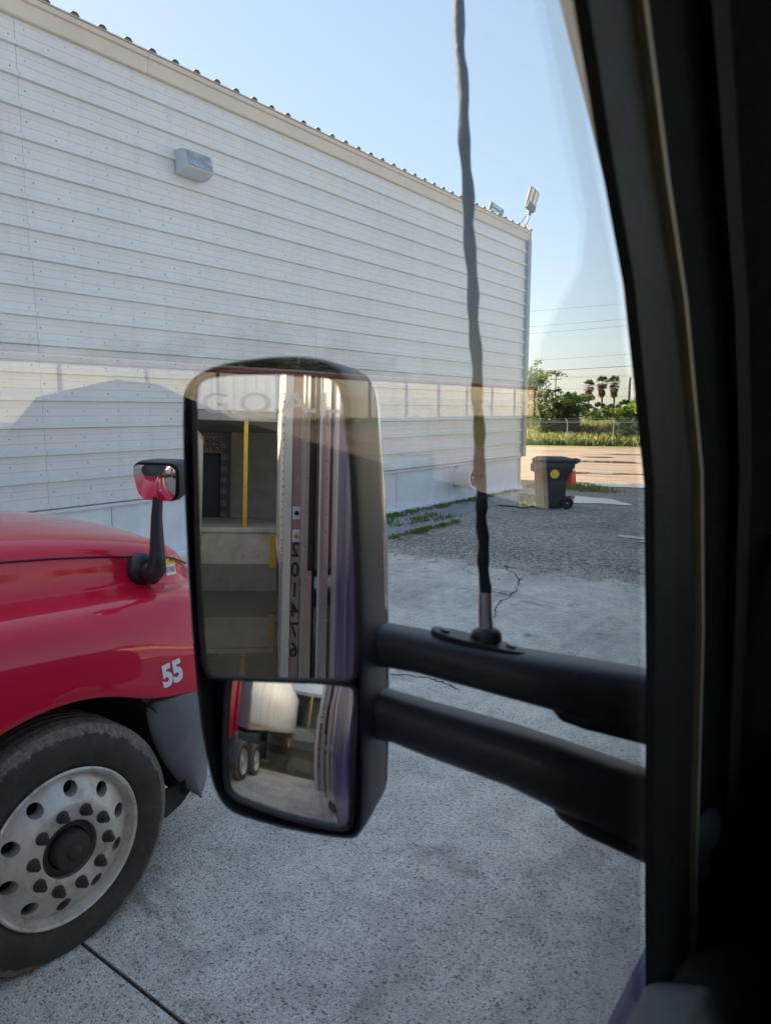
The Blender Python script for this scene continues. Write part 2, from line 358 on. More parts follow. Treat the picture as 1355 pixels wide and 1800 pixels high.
def boolean_cut(o, cutter_mb):
    c = cutter_mb.build('cut', 'dark_gap'); bpy.context.view_layer.update()
    c.matrix_world = Matrix.Identity(4)
    md = o.modifiers.new('b', 'BOOLEAN'); md.operation = 'DIFFERENCE'; md.object = c; md.solver = 'EXACT'
    bpy.context.view_layer.update(); dg = bpy.context.evaluated_depsgraph_get()
    me = bpy.data.meshes.new_from_object(o.evaluated_get(dg)); o.modifiers.clear(); o.data = me; bpy.data.objects.remove(c)
    for p in me.polygons: p.use_smooth = True
    me.set_sharp_from_angle(angle=R(32))
def sstep(x): x = max(0, min(1, x)); return x * x * (3 - 2 * x)
def circle(c, u, v, r, n, a0=0): return [Vector(c) + Vector(u) * r * math.cos(a0 + 2 * math.pi * k / n) + Vector(v) * r * math.sin(a0 + 2 * math.pi * k / n) for k in range(n)]

# ------------------------------------------------------------------ ground
def gz(x, y):
    z = 0.
    if y < -3: z -= 1.25 * sstep((-3 - y) / 9) * (1 - sstep((x - 13) / 8))
    z += 1.2 * sstep((x - 22) / 12)
    if y > 45 and x < 0: z += .75 * sstep((y - 45) / 14)
    return z
def axis_pts(fine0, fine1, step, lim):
    p = []; x = fine0
    while x < fine1 + 1e-6: p.append(x); x += step
    s = step; x = p[-1]
    while x < lim: s *= 1.25; x += s; p.append(x)
    s = step; x = p[0]
    while x > -lim: s *= 1.25; x -= s; p.insert(0, x)
    return p
xs, ys = axis_pts(-22, 44, .8, 900), axis_pts(-24, 46, .8, 900)
rg = random.Random(3); mb = MB(); n = len(xs)
mb.add([(x, y, gz(x, y) + (rg.uniform(-.012, .012) if y > 22 and x < 20 else 0)) for y in ys for x in xs],
       [(j * n + i, j * n + i + 1, (j + 1) * n + i + 1, (j + 1) * n + i) for j in range(len(ys) - 1) for i in range(n - 1)])
ground = struct(mb.build('ground', 'yard', smooth=60))

apron = bpy.data.objects.new('concrete_apron', None); COL.objects.link(apron); apron['kind'] = 'structure'
cols = [-8.75, -.45, 4.2, 8.6, 13.]; rows = [-18.62, -13.4, -8.3, -3.2, 1.395, 9.55]
for i in range(4):
    for j in range(5):
        x0, x1, y0, y1 = cols[i] + .008, cols[i + 1] - .008, rows[j] + .009, rows[j + 1] - .009
        nx = 2; ny = 14; mb = MB(); top = []; rr = random.Random(i * 9 + j)
        far = (j == 4)
        for q in range(ny + 1):
            y = y0 + (y1 - y0) * q / ny
            for k in range(nx + 1):
                x = x0 + (x1 - x0) * k / nx
                top.append((x, y, gz(x, y) + .022))
        fs = [(q * (nx + 1) + k, q * (nx + 1) + k + 1, (q + 1) * (nx + 1) + k + 1, (q + 1) * (nx + 1) + k) for q in range(ny) for k in range(nx)]
        mb.add(top, fs)
        rim = [k for k in range(nx + 1)] + [q * (nx + 1) + nx for q in range(1, ny + 1)] + [ny * (nx + 1) + k for k in range(nx - 1, -1, -1)] + [q * (nx + 1) for q in range(ny - 1, 0, -1)]
        b0 = len(mb.v); mb.v += [(top[r][0], top[r][1], top[r][2] - .14) for r in rim]
        mb.f += [(rim[a], rim[(a + 1) % len(rim)], b0 + (a + 1) % len(rim), b0 + a) for a in range(len(rim))]
        slab = mb.build('concrete_slab', 'concrete', apron, smooth=40)
        if (i, j) == (0, 4):
            crack = slab
# grime packed in the near joint, and a crack across the slab
def ribbon(pts, wid, z, jit, seed, name, m, parent):
    rr = random.Random(seed); mb = MB(); P = []
    for a in range(len(pts) - 1):
        for k in range(12):
            tt = k / 12; P.append((pts[a][0] * (1 - tt) + pts[a + 1][0] * tt + rr.uniform(-jit, jit), pts[a][1] * (1 - tt) + pts[a + 1][1] * tt + rr.uniform(-jit, jit)))
    P.append(pts[-1]); L1 = []; L2 = []
    for a, p in enumerate(P):
        d = Vector((P[min(a + 1, len(P) - 1)][0] - P[max(a - 1, 0)][0], P[min(a + 1, len(P) - 1)][1] - P[max(a - 1, 0)][1])).normalized()
        ww = wid * rr.uniform(.35, 1.2); L1.append((p[0] - d.y * ww, p[1] + d.x * ww, z)); L2.append((p[0] + d.y * ww, p[1] - d.x * ww, z))
    k = len(P); mb.add(L1 + L2, [(a, a + 1, k + a + 1, k + a) for a in range(k - 1)])
    return mb.build(name, m, parent)
mat('grime', (.05, .045, .04), .95, var=.4, scale=20)
ribbon([(-4.5, 9.0), (-4.42, 8.87), (-3.95, 8.3), (-3.72, 7.7), (-3.62, 7.1), (-3.39, 6.57)], .012, .0245, .03, 2, 'crack', 'grime', crack)
ribbon([(-3.5, 4.55), (-3.0, 4.72), (-2.7, 4.66)], .010, .0245, .02, 4, 'crack', 'grime', crack)
ribbon([(-8, 1.395), (-.5, 1.395)], .0085, .012, .001, 5, 'joint_grime', 'grime', apron)

rr = random.Random(31); mb = MB()
for _ in range(3200):
    y = rr.gauss(9.75, .55); x = rr.uniform(-7.0, -1.2); h = (.022 if y < 9.54 else 0.) + gz(x, y); q = rr.uniform(.006, .02); i = len(mb.v); a = rr.uniform(0, 3)
    ca, sa = math.cos(a) * q, math.sin(a) * q
    mb.v += [(x + ca, y + sa, h + q * .3), (x - sa * .7, y + ca * .7, h + q * .25), (x - ca, y - sa, h + q * .3), (x + sa * .7, y - ca * .7, h + q * .3), (x, y, h + q * .8), (x, y, h - .003)]
    mb.f += [(i, i + 1, i + 4), (i + 1, i + 2, i + 4), (i + 2, i + 3, i + 4), (i + 3, i, i + 4), (i + 1, i, i + 5), (i + 2, i + 1, i + 5), (i + 3, i + 2, i + 5), (i, i + 3, i + 5)]
me = bpy.data.meshes.new('loose_gravel'); me.from_pydata(mb.v, [], mb.f); M_ = mat('pebble', (.30, .28, .26), .9, var=.5, scale=60); me.materials.append(M_)
o = bpy.data.objects.new('loose_gravel', me); COL.objects.link(o); o['kind'] = 'stuff'; o['label'] = 'loose gravel scattered along the edge of the concrete slab'; o['category'] = 'gravel'
pad = struct(MB().box(-8.74, -7.15, 9.6, 13.2, -.1, .03).box(-8.74, -7.6, 13.21, 18.2, -.1, .028).build('side_pad', 'pad_conc', bevel=.01))

def puddle(cx, cy_, rx, ry, seed, z=.014, rot=0., name='puddle', fn=None):
    rr = random.Random(seed); n = 44; ph = [rr.uniform(0, 6.3) for _ in range(6)]; pts = []
    for k in range(n):
        a = 2 * math.pi * k / n; r = 1 + sum(.30 / (q + 1.4) * math.sin((q + 2) * a + ph[q]) for q in range(6)) * .75
        x, y = rx * r * math.cos(a), ry * r * math.sin(a); pts.append((cx + x * math.cos(rot) - y * math.sin(rot), cy_ + x * math.sin(rot) + y * math.cos(rot), z))
    mb = MB(); mb.v = pts + [(cx, cy_, z)]; mb.f = [(k, (k + 1) % n, n) for k in range(n)]
    return struct(mb.build(name, 'water'))
for a in [(-6.3, 21.2, 2.2, .75, 1, .016, .30), (-6.35, 17.0, 1.0, .62, 2, .014, -.5), (-7.55, 15.9, .62, 1.5, 3, .033, .5), (-9.0, 24.6, 1.6, .35, 4, .016, .3),
          (-10.9, 30.3, 1.9, .55, 5, .016, .3), (-11.9, 33.2, .9, .3, 6, .016, .2), (-3.75, 12.4, .30, .14, 7, .014, 0.), (-3.35, 12.1, .18, .12, 8, .014, 0.), (-9.9, 36.5, 2.6, .35, 11, .016, .2)]: puddle(*a)
dw = MB().box(-8.6, 12.9, -18.615, -8.7, -1.4, -1.0).build('flood_water', 'water'); struct(dw)

# ------------------------------------------------------------------ warehouse on the left
WX, WY0, WY1 = -8.79, -30.0, 18.33
wh = thing('warehouse', 'long white metal-sided warehouse with horizontal ribs and cream eave', 'building', (WX - 8, 0, 0))
MB().box(WX - 24, WX - .03, WY0, WY1 - .03, .9, 6.75).build('wall', 'siding', wh)
P_ = .3412; Z0 = .95
def panel_mesh(np_):
    prof = []
    for k in range(np_):
        z = k * P_
        prof += [(z, 0), (z + .012, .042), (z + .056, .042), (z + .080, 0), (z + .155, 0), (z + .161, .005), (z + .176, .005), (z + .182, 0), (z + .258, 0), (z + .264, .005), (z + .279, .005), (z + .285, 0)]
    prof.append((np_ * P_ - .0012, 0)); prof.append((np_ * P_ - .0012, -.012)); prof.append((0, -.012))
    mb = MB(); mb.loft([[(o, 0, z) for z, o in prof], [(o, 1, z) for z, o in prof]])
    me = mb.mesh('siding_panel'); me.materials.append(M['siding']); return me
pm3, pm1 = panel_mesh(3), panel_mesh(2)
BR_UP = [WY0, -14.5, -8.3, -1.7, 4.67, 11.47, WY1]; BR_LO = [WY0, -13, -6.6, -1.2, 4.70, 9.83, 14.9, WY1]
rr = random.Random(5)
for r in range(6):
    br = BR_UP if r >= 3 else BR_LO
    for a in range(len(br) - 1):
        o = bpy.data.objects.new('siding_panel', pm3 if r < 5 else pm1); COL.objects.link(o); o.parent = wh
        o.location = Vector((WX + rr.uniform(-.0015, .0015), br[a] + .002, Z0 + r * 3 * P_)) - wh.location; o.scale = (1, br[a + 1] - br[a] - .004, 1)
# screws
mb = MB(); y = 2.6
while y < WY1 - .1:
    for k in range(17):
        for dz, dy in ((.108, 0), (.222, .17)):
            yy = y + dy + rr.uniform(-.03, .03); zz = Z0 + k * P_ + dz
            c = Vector((WX, yy, zz)); ring = circle(c, (0, 1, 0), (0, 0, 1), (.0105, .0125, .0085)[int(rr.random() * 3)], 6); i = len(mb.v)
            mb.v += ring + [c + Vector((.009, 0, 0))]; mb.f += [(i + q, i + (q + 1) % 6, i + 6) for q in range(6)]
    y += .5
mb.build('screws', 'screw', wh, kind='stuff')
# seam laps: narrow near-black strip darkens each vertical joint
for yb, r0, r1 in ((4.68, 0, 17), (11.47, 9, 17), (9.83, 0, 9)):
    MB().box(WX - .011, WX - .004, yb - .012, yb + .012, Z0 + r0 * P_, Z0 + r1 * P_).build('joint_gap', 'dark_gap', wh)
# eave: fascia in lengths, gutter lip, roof sheet with ribs
FZ0, FZ1 = Z0 + 17 * P_, 6.985
yb = [WY0, -12, -6, .35, 6.45, 12.6, WY1 + .12]
for a in range(len(yb) - 1):
    y0, y1 = yb[a] + .003, yb[a + 1] - .003
    prof = [(WX - .02, FZ0 - .03), (WX + .04, FZ0 - .03), (WX + .055, FZ0 - .015), (WX + .055, FZ1 - .075), (WX + .085, FZ1 - .06), (WX + .085, FZ1), (WX - .02, FZ1)]
    mb = MB(); mb.loft([[(x, y, z) for x, z in prof] for y in (y0, y1)]); mb.build('fascia', 'fascia', wh)
roof = MB().add([(WX + .10, WY0, FZ1 + .004), (WX + .10, WY1 + .15, FZ1 + .004), (WX - 12, WY1 + .15, FZ1 + 1.0), (WX - 12, WY0, FZ1 + 1.0), (WX - 24, WY0, FZ1), (WX - 24, WY1 + .15, FZ1),
     (WX + .10, WY0, FZ1 + .02), (WX + .10, WY1 + .15, FZ1 + .02), (WX - 12, WY1 + .15, FZ1 + 1.02), (WX - 12, WY0, FZ1 + 1.02), (WX - 24, WY0, FZ1 + .02), (WX - 24, WY1 + .15, FZ1 + .02)],
    [(0, 1, 2, 3), (3, 2, 5, 4), (6, 9, 8, 7), (9, 10, 11, 8), (0, 6, 7, 1), (1, 7, 8, 2), (2, 8, 11, 5), (0, 3, 9, 6), (3, 4, 10, 9), (4, 5, 11, 10)]).build('roof', 'roof_metal', wh)
rib = MB(); sl = 1.0 / 12.1
prof = [(-.065, 0), (-.026, .036), (.026, .036), (.065, 0)]
rib.loft([[(.115, p, z) for p, z in prof], [(-11.9, p, z + 12 * sl) for p, z in prof]])
rme = rib.mesh('roof_rib'); rme.materials.append(M['roof_metal'])
cap = MB(); cap.prism([(.118, p * .93, z * .93 + .001) for p, z in prof], (.004, 0, 0)); cme = cap.mesh('rib_end'); cme.materials.append(M['dark_gap'])
y = -.2
while y < WY1 + .1:
    o = bpy.data.objects.new('roof_rib', rme); COL.objects.link(o); o.parent = roof; o.location = Vector((WX, y, FZ1 + .019)) - wh.location
    e = bpy.data.objects.new('rib_end', cme); COL.objects.link(e); e.parent = roof; e.location = o.location
    y += .372
MB().box(WX - .3, WX + .09, WY1 + .121, WY1 + .15, FZ0 - .02, FZ1 + .002).build('eave_end_cap', 'fascia', wh)
# painted concrete base, ledge and footing
fb = MB().box(WX - .3, WX - .045, WY0, WY1 + .02, -.2, Z0 - .06).build('foundation', 'foundation', wh)
MB().box(WX - .3, WX + .02, WY0, WY1 + .05, Z0 - .055, Z0 - .012).build('base_flashing', 'foundation', fb)
MB().box(WX - .3, WX + .06, WY0, WY1 + .10, -.2, .10).build('footing', 'foundation', fb, bevel=.02)
for yj in (5.6, 8.0, 10.2, 12.4, 14.6): MB().box(WX - .0449, WX - .0435, yj, yj + .008, .1, Z0 - .06).build('control_joint', 'grime', fb)
MB().box(WX + .0, WX + .10, WY1 - .01, WY1 + .16, Z0 - .02, FZ0 - .01).build('corner_trim', 'corner_trim', wh, bevel=.008)
MB().box(WX - 24, WX, WY1 - .02, WY1 + .06, .1, FZ0 + .1).build('end_wall', 'siding', wh)
# weeds along the wall foot
def weeds(name, spots, seed, lo, hi, m, label=None, per=40, z=.03, wid=.012):
    rr = random.Random(seed); mb = MB()
    for (x, y, sx, sy) in spots:
        for _ in range(per):
            px, py = rr.gauss(x, sx), rr.gauss(y, sy); h = rr.uniform(lo, hi); a = rr.uniform(0, 6.3); le = rr.uniform(.2, .9) * h
            dx, dy = math.cos(a), math.sin(a); ww = wid * rr.uniform(.6, 1.4); i = len(mb.v); zz = gz(px, py) + z
            mb.v += [(px - dy * ww, py + dx * ww, zz), (px + dy * ww, py - dx * ww, zz), (px + dx * le * .5 + dy * ww * .7, py + dy * le * .5 - dx * ww * .7, zz + h * .75), (px + dx * le, py + dy * le, zz + h)]
            mb.f += [(i, i + 1, i + 2), (i, i + 2, i + 3)]
    o = mb.build(name, m); o['kind'] = 'stuff'
    if label: o['label'] = label; o['category'] = 'plants'
    return o
rr = random.Random(12); sp = []
for k in range(60): sp.append((WX + .14 + abs(rr.gauss(0, .12)), rr.uniform(9.8, 17.6), .05, .12))
for k in range(22): sp.append((rr.uniform(-8.5, -7.4), rr.uniform(10.4, 12.6), .07, .1))
for k in range(26): sp.append((-7.08 + rr.uniform(-.03, .12), rr.uniform(9.7, 12.2), .04, .09))
weeds('weeds', sp, 6, .02, .07, 'weed', 'low green weeds creeping along the foot of the white warehouse wall', per=26)
weeds('grass_patch', [(random.uniform(-8.6, -6.6), random.uniform(18.9, 20.1), .25, .15) for _ in range(30)] + [(-8.4, 19.2, .3, .3)] * 6, 8, .04, .13, 'grass', 'sunlit grass patch behind the black wheeled bin', per=45, z=.0)

# things on the warehouse
wp = thing('wall_lamp', 'grey wall pack lamp with sloped glass front mounted high on the ribbed siding', 'lamp', (WX, 7.1, 5.55))
y0, y1 = 6.86, 7.34; X0 = WX + .03
def wpp(y): return [(X0, y, 5.54), (X0 + .12, y, 5.54), (X0 + .27, y, 5.61), (X0 + .19, y, 5.86), (X0 + .12, y, 5.88), (X0, y, 5.88)]
MB().loft([wpp(y0), wpp(y1)]).build('housing', 'lamp_grey', wp, bevel=.012)
n_ = Vector((.32, 0, .08)).normalized(); u_ = Vector((-.08, 0, .32)).normalized(); c_ = Vector((X0 + .23, 7.1, 5.735))
MB().obox(c_ + n_ * .004, u_, (0, 1, 0), n_, .25, .47, .012).build('lens_frame', 'galv', wp, bevel=.004)
MB().obox(c_ + n_ * .012, u_, (0, 1, 0), n_, .20, .41, .01).build('lens', 'lamp_lens', wp)
for yy in (6.9, 7.3): MB().lathe([(0, .01), (.012, .008), (.012, 0)], (X0 + .05, yy, 5.54), (0, 0, -1), 10).build('screw_head', 'screw', wp)

vp = thing('vent_pipe', 'short white round pipe sticking out of the warehouse base', 'pipe', (WX, 15.2, .62))
PA = Vector((1, -.30, 0)).normalized(); PC = (WX - .04, 15.0, .62)
MB().lathe([(.262, -.05), (.262, .55), (.285, .55), (.285, .68), (.245, .68), (.245, .40)], PC, PA, 48).build('pipe', 'pvc', vp, smooth=40)
MB().lathe([(0, .50), (.08, .49), (.244, .46)], PC, PA, 32).build('end_cap', 'vent_mesh', vp, smooth=40)
MB().lathe([(0, .52), (.022, .515), (.022, .48)], PC, PA, 10).build('bolt', 'pvc', vp)

al = thing('area_light', 'bronze LED area light on a bent pipe arm at the roof corner', 'lamp', (-9.05, 17.9, 7.04))
arm = [(-9.05, 17.75, 7.02), (-9.0, 18.15, 7.05), (-8.95, 18.42, 7.12), (-8.92, 18.60, 7.24), (-8.9, 18.70, 7.42), (-8.9, 18.72, 7.58)]
MB().tube(arm, .034, 12).build('arm', 'alu_post', al, smooth=50)
MB().tube([(-8.9, 18.715, 7.48), (-8.9, 18.73, 7.68)], .048, 12).build('collar', 'lamp_bronze', al, smooth=50)
d = Vector((0, .48, .88)).normalized(); s_ = Vector((.35, .82, -.45)); s_ = (s_ - d * s_.dot(d)).normalized(); nn = d.cross(s_)
if nn.x < 0: nn = -nn
hc = Vector((-8.9, 18.86, 7.93))
MB().obox(hc, d, s_, nn, .66, .34, .07).build('head', 'lamp_bronze', al, bevel=.012)
MB().obox(hc - d * .27 - nn * -.03, d, s_, nn, .18, .30, .12).build('driver_box', 'lamp_bronze', al, bevel=.012)
for q in (-.078, .078): MB().obox(hc + d * .06 + s_ * q + nn * .037, d, s_, nn, .47, .11, .008).build('led_panel', 'led', al)
MB().tube([(-9.0, 17.55, 7.12), (-8.98, 17.95, 7.10), (-8.94, 18.3, 7.2), (-8.9, 18.62, 7.5)], .009, 6).build('cable', 'cable', al)
fl = thing('flood_light', 'small grey square flood light tilted on the roof edge', 'lamp', (-9.1, 16.6, 7.05))
d = Vector((-.1, .50, .62)).normalized(); s_ = Vector((.45, .8, -.2)); s_ = (s_ - d * s_.dot(d)).normalized(); nn = d.cross(s_)
hc = Vector((-9.0, 16.98, 7.25))
MB().obox(hc, d, s_, nn,   .36, .42, .05).build('head', 'flood_grey', fl, bevel=.01)
for q in (-.08, .08): MB().obox(hc + d * q + nn * .035, d, s_, nn, .045, .26, .03).build('bracket_bar', 'pvc', fl); MB().obox(hc + d * q - nn * .035, d, s_, nn, .045, .26, .03).build('bracket_bar', 'pvc', fl)
MB().tube([(-9.1, 16.62, 7.0), (-9.05, 16.72, 7.1), (-9.0, 16.9, 7.2)], .035, 10).build('bracket', 'lamp_grey', fl, smooth=50)
jb = MB().box(-9.15, -8.98, 17.35, 17.62, 7.04, 7.16).build('junction_box', 'lamp_grey', bevel=.01); tag(jb, 'small pale junction box on the roof edge beside the bent lamp arm', 'junction box')

# ------------------------------------------------------------------ wheeled bin
bx, by = -6.53, 15.25
hd = Vector((.80, .60, 0)).normalized(); sd = Vector((-.60, .80, 0)); UP = Vector((0, 0, 1))
wb = thing('wheeled_bin', 'tall black wheeled rubbish bin with round yellow sticker on its side', 'bin', (bx, by, 0))
def bp_(a, s, z): return Vector((bx, by, z)) + hd * a + sd * s
rings = []
for z, a0, a1, hw in ((.03, -.27, .22, .26), (.10, -.285, .25, .275), (.62, -.32, .30, .30), (.80, -.325, .34, .305), (.81, -.33, .40, .31), (.92, -.34, .42, .32), (1.02, -.345, .43, .325)):
    rings.append([bp_(a0, -hw, z), bp_(a1, -hw, z), bp_(a1, hw, z), bp_(a0, hw, z)])
MB().loft(rings).build('body', 'bin_plastic', wb, bevel=.03)
MB().loft([[bp_(-.375, -.345, z), bp_(.445, -.345, z), bp_(.445, .345, z), bp_(-.375, .345, z)] for z in (.93, 1.06)]).build('rim', 'bin_plastic', wb, bevel=.012)
MB().loft([[bp_(-.385, -.355, 1.065), bp_(.47, -.355, 1.065), bp_(.47, .355, 1.065), bp_(-.385, .355, 1.065)], [bp_(-.385, -.355, 1.10), bp_(.47, -.355, 1.12), bp_(.47, .355, 1.12), bp_(-.385, .355, 1.10)],
           [bp_(-.28, -.26, 1.17), bp_(.30, -.26, 1.165), bp_(.30, .26, 1.165), bp_(-.28, .26, 1.17)]]).build('lid', 'bin_plastic', wb, bevel=.015)
MB().loft([[bp_(-.41, -.33, z), bp_(-.33, -.33, z), bp_(-.33, .33, z), bp_(-.41, .33, z)] for z in (.82, 1.0)]).build('front_lip', 'bin_plastic', wb, bevel=.015)
MB().tube([bp_(.43, -.27, 1.02), bp_(.56, -.27, 1.08), bp_(.58, -.2, 1.10), bp_(.58, .2, 1.10), bp_(.56, .27, 1.08), bp_(.43, .27, 1.02)], .026, 10).build('handle', 'bin_plastic', wb, smooth=50)
for q in (-1, 1):
    o = MB().lathe([(0, -.03), (.07, -.034), (.075, -.022), (.10, -.022), (.105, -.035), (.135, -.03), (.14, 0), (.135, .03), (.105, .035), (.10, .022), (.075, .022), (.07, .034), (0, .03)], bp_(.30, q * .30, .14), sd, 36).build('wheel', 'rubber', wb, smooth=35)
    MB().lathe([(0, q * .046), (.022, q * .044), (.022, q * .03)], bp_(.30, q * .30, .14), sd, 14).build('hub_cap', 'screw', o)
MB().tube([bp_(.30, -.30, .14), bp_(.30, .30, .14)], .014, 8).build('axle', 'galv', wb)
MB().lathe([(0, .006), (.099, .006), (.10, 0)], bp_(.0, -.318, .80), -sd, 36).build('round_sticker', 'sticker_yellow', wb)
MB().obox(bp_(-.0, -.3255, .76), hd, UP, sd, .016, .07, .002).build('sticker_mark', 'oxide', wb); MB().obox(bp_(-.02, -.3255, .79), (hd + UP * .2).normalized(), UP, sd, .06, .014, .002).build('sticker_mark', 'oxide', wb)
for k, wd in enumerate((.035, .02, .03)): MB().obox(bp_(.10 + k * .05, -.3225, .955), hd, UP, sd, wd, .03, .002).build('stamped_mark', 'lamp_grey', wb)
for k, wd in enumerate((.03, .025, .025)): MB().obox(bp_(.262 + k * .04, -.3225, .955), hd, UP, sd, wd, .03, .002).build('stamped_mark', 'lamp_grey', wb)

RX, RY = -8.12, 20.2
rc = thing('traffic_marker', 'red and white marker standing in the sun behind the black bin', 'marker', (RX, RY, 0))
MB().loft([[(RX + s * a, RY + s2 * a, z) for s, s2 in ((-1, -1), (1, -1), (1, 1), (-1, 1))] for z, a in ((.0, .23), (.05, .23), (.055, .19), (.42, .17))]).build('base', 'red_plastic', rc, bevel=.03)
MB().loft([[(RX + s * a, RY + s2 * a, z) for s, s2 in ((-1, -1), (1, -1), (1, 1), (-1, 1))] for z, a in ((.422, .168), (.50, .16))]).build('white_band', 'white_paint', rc, bevel=.02)
MB().loft([[(RX + s * a, RY + s2 * a, z) for s, s2 in ((-1, -1), (1, -1), (1, 1), (-1, 1))] for z, a in ((.502, .158), (.66, .14))]).build('top', 'red_plastic', rc, bevel=.03)

# ------------------------------------------------------------------ fences
def fence(name, label, p0, dr, nposts, sp, h, lean, mesh_step, out=1):
    dr = Vector((*dr, 0)).normalized(); pr = Vector((-dr.y, dr.x, 0)) * out; p0 = Vector((*p0, 0))
    f = thing(name, label, 'fence', p0)
    def gp(s): p = p0 + dr * s; return Vector((p.x, p.y, gz(p.x, p.y)))
    rr = random.Random(nposts)
    for k in range(nposts):
        b0 = gp(k * sp); tl = dr * rr.uniform(-lean, lean)
        post = MB().tube([b0 - UP * .1, b0 + UP * h + tl], .034, 8).build('post', 'galv', f, smooth=50)
        MB().tube([b0 + UP * h + tl, b0 + UP * (h + .22) + tl - dr * .12 + pr * .12], .02, 6).build('arm', 'galv', post)
    Lf = (nposts - 1) * sp
    segs = [gp(Lf * k / (nposts - 1)) for k in range(nposts)]
    MB().tube([q + UP * h for q in segs], .022, 6).build('top_rail', 'galv', f)
    for k in (1, 2, 3): MB().tube([q + UP * (h + .07 * k) - dr * .04 * k + pr * .04 * k + UP * rr.uniform(-.02, .02) for q in segs], .006, 4).build('barbed_wire', 'wire_metal', f)
    mb = MB(); s = -h; r = .0019 if mesh_step < .1 else .005
    while s < Lf:
        for sg in (1, -1):
            a = s if sg == 1 else s + h; bq = a + sg * h
            za, zb = .04, h
            if a < 0: za = za + (0 - a) * (h - .04) / h; a = 0
            if a > Lf: za = za + (a - Lf) * (h - .04) / h; a = Lf
            if bq > Lf: zb = h - (bq - Lf) * (h - .04) / h; bq = Lf
            if bq < 0: zb = h + bq * (h - .04) / h; bq = 0
            if abs(a - bq) < .02: continue
            A = gp(a) + UP * za; Bq = gp(bq) + UP * zb; i = len(mb.v); o1 = pr * r; o2 = (dr * .7 * sg - UP * .7) * r
            mb.v += [tuple(A + o1), tuple(A - o1 * .5 + o2), tuple(A - o1 * .5 - o2), tuple(Bq + o1), tuple(Bq - o1 * .5 + o2), tuple(Bq - o1 * .5 - o2)]
            mb.f += [(i, i + 1, i + 4, i + 3), (i + 1, i + 2, i + 5, i + 4), (i + 2, i, i + 3, i + 5)]
        s += mesh_step
    mb.build('chain_link', 'wire_metal', f, kind='stuff')
    return f
fence('chain_link_fence', 'chain link fence with barbed wire arms in front of the green bushes', (-25.57, 40.7), (.94, .34), 11, 2.8, 1.48, .05, .085)
fence('chain_link_fence', 'long chain link fence in front of the tan metal building', (38, -6), (0, 1), 30, 3., 2.0, .1, .16, out=-1)

# ------------------------------------------------------------------ vegetation
def leaf_cloud(mb, rr, c, rad, n, size, flat=.8):
    for _ in range(n):
        while True:
            p = Vector((rr.uniform(-1, 1), rr.uniform(-1, 1), rr.uniform(-1, 1)))
            if p.length < 1: break
        p = Vector((p.x * rad, p.y * rad, p.z * rad * flat)) + c
        a = Vector((rr.gauss(0, 1), rr.gauss(0, 1), rr.gauss(0, .6))).normalized(); b_ = a.orthogonal().normalized(); b_.rotate(Matrix.Rotation(rr.uniform(0, 6.3), 3, a))
        s = size * rr.uniform(.5, 1.4); i = len(mb.v)
        mb.v += [tuple(p - a * s), tuple(p - b_ * s * .42), tuple(p + a * s), tuple(p + b_ * s * .42)]; mb.f.append((i, i + 1, i + 2, i + 3))
def raw_build(mb, name, m, parent):                     # leaf meshes: no vertex merging, leaves stay islands
    off = wloc(parent); me = bpy.data.meshes.new(name); me.from_pydata([tuple(Vector(p) - off) for p in mb.v], [], mb.f); me.materials.append(M[m])
    o = bpy.data.objects.new(name, me); COL.objects.link(o); o.parent = parent; return o
def tree(name, label, cat, x, y, h, rx, ry, z0, clumps, leaves, size, m, seed, group=None, spray=.0):
    rr = random.Random(seed); gzz = gz(x, y); t = thing(name, label, cat, (x, y, gzz), group)
    mb = MB(); tr = MB(); top = Vector((x, y, gzz + h * .62)); base = Vector((x, y, gzz - .1)); mid = base.lerp(top, .4) + Vector((rr.uniform(-.2, .2), rr.uniform(-.2, .2), 0))
    tr.tube([base, mid, top], [.05 * h ** .6, .036 * h ** .6, .015 * h ** .6], 8)
    for k in range(clumps):
        a = rr.uniform(0, 6.3); q = rr.random() ** .45; zz = rr.uniform(z0, 1) ; env = math.sin(math.pi * min(1, max(.12, (zz - z0 * .6) / (1.05 - z0 * .6)))) ** .55
        c = Vector((x + rx * q * env * math.cos(a), y + ry * q * env * math.sin(a), gzz + h * zz * .93))
        cr = h * rr.uniform(.09, .19)
        leaf_cloud(mb, rr, c, cr, leaves, size)
        if spray and rr.random() < spray:
            d = Vector((math.cos(a), math.sin(a) * .5, rr.uniform(.1, .9))).normalized()
            for s in range(4): leaf_cloud(mb, rr, c + d * cr * (.9 + .5 * s) - UP * .06 * s * s, cr * .32, leaves // 6, size)
        if k % 3 == 0: tr.tube([mid.lerp(top, rr.random()), mid.lerp(c, .6) + UP * .1, c], [.022 * h ** .5, .014 * h ** .5, .006], 5)
    tr.build('trunk', 'bark', t, smooth=60); raw_build(mb, 'crown', m, t); return t
tree('mesquite_tree', 'tall feathery light green tree rising beside the warehouse corner', 'tree', -23.6, 50.5, 5.1, 1.9, 1.6, .25, 46, 150, .10, 'leaf_light', 1, spray=.6)
tree('mesquite_tree', 'thin feathery tree with drooping sprays left of the palms', 'tree', -21.0, 53, 3.0, 1.5, 1.4, .3, 30, 130, .10, 'leaf_light', 2, spray=.9)
tree('mesquite_tree', 'dark spreading shrubby tree just behind the chain link fence', 'tree', -20.7, 49.3, 2.8, 1.7, 1.5, .08, 64, 170, .10, 'leaf_dark', 3, spray=.3)
tree('shrub', 'mid green shrub below the single left palm', 'shrub', -22.2, 63, 1.7, 1.8, 1.2, .1, 36, 150, .10, 'leaf_light', 4)
tree('shrub', 'bright green bush under the pair of palms', 'shrub', -15.9, 52.5, 2.75, 1.5, 1.5, .12, 52, 170, .11, 'leaf_bright', 5)
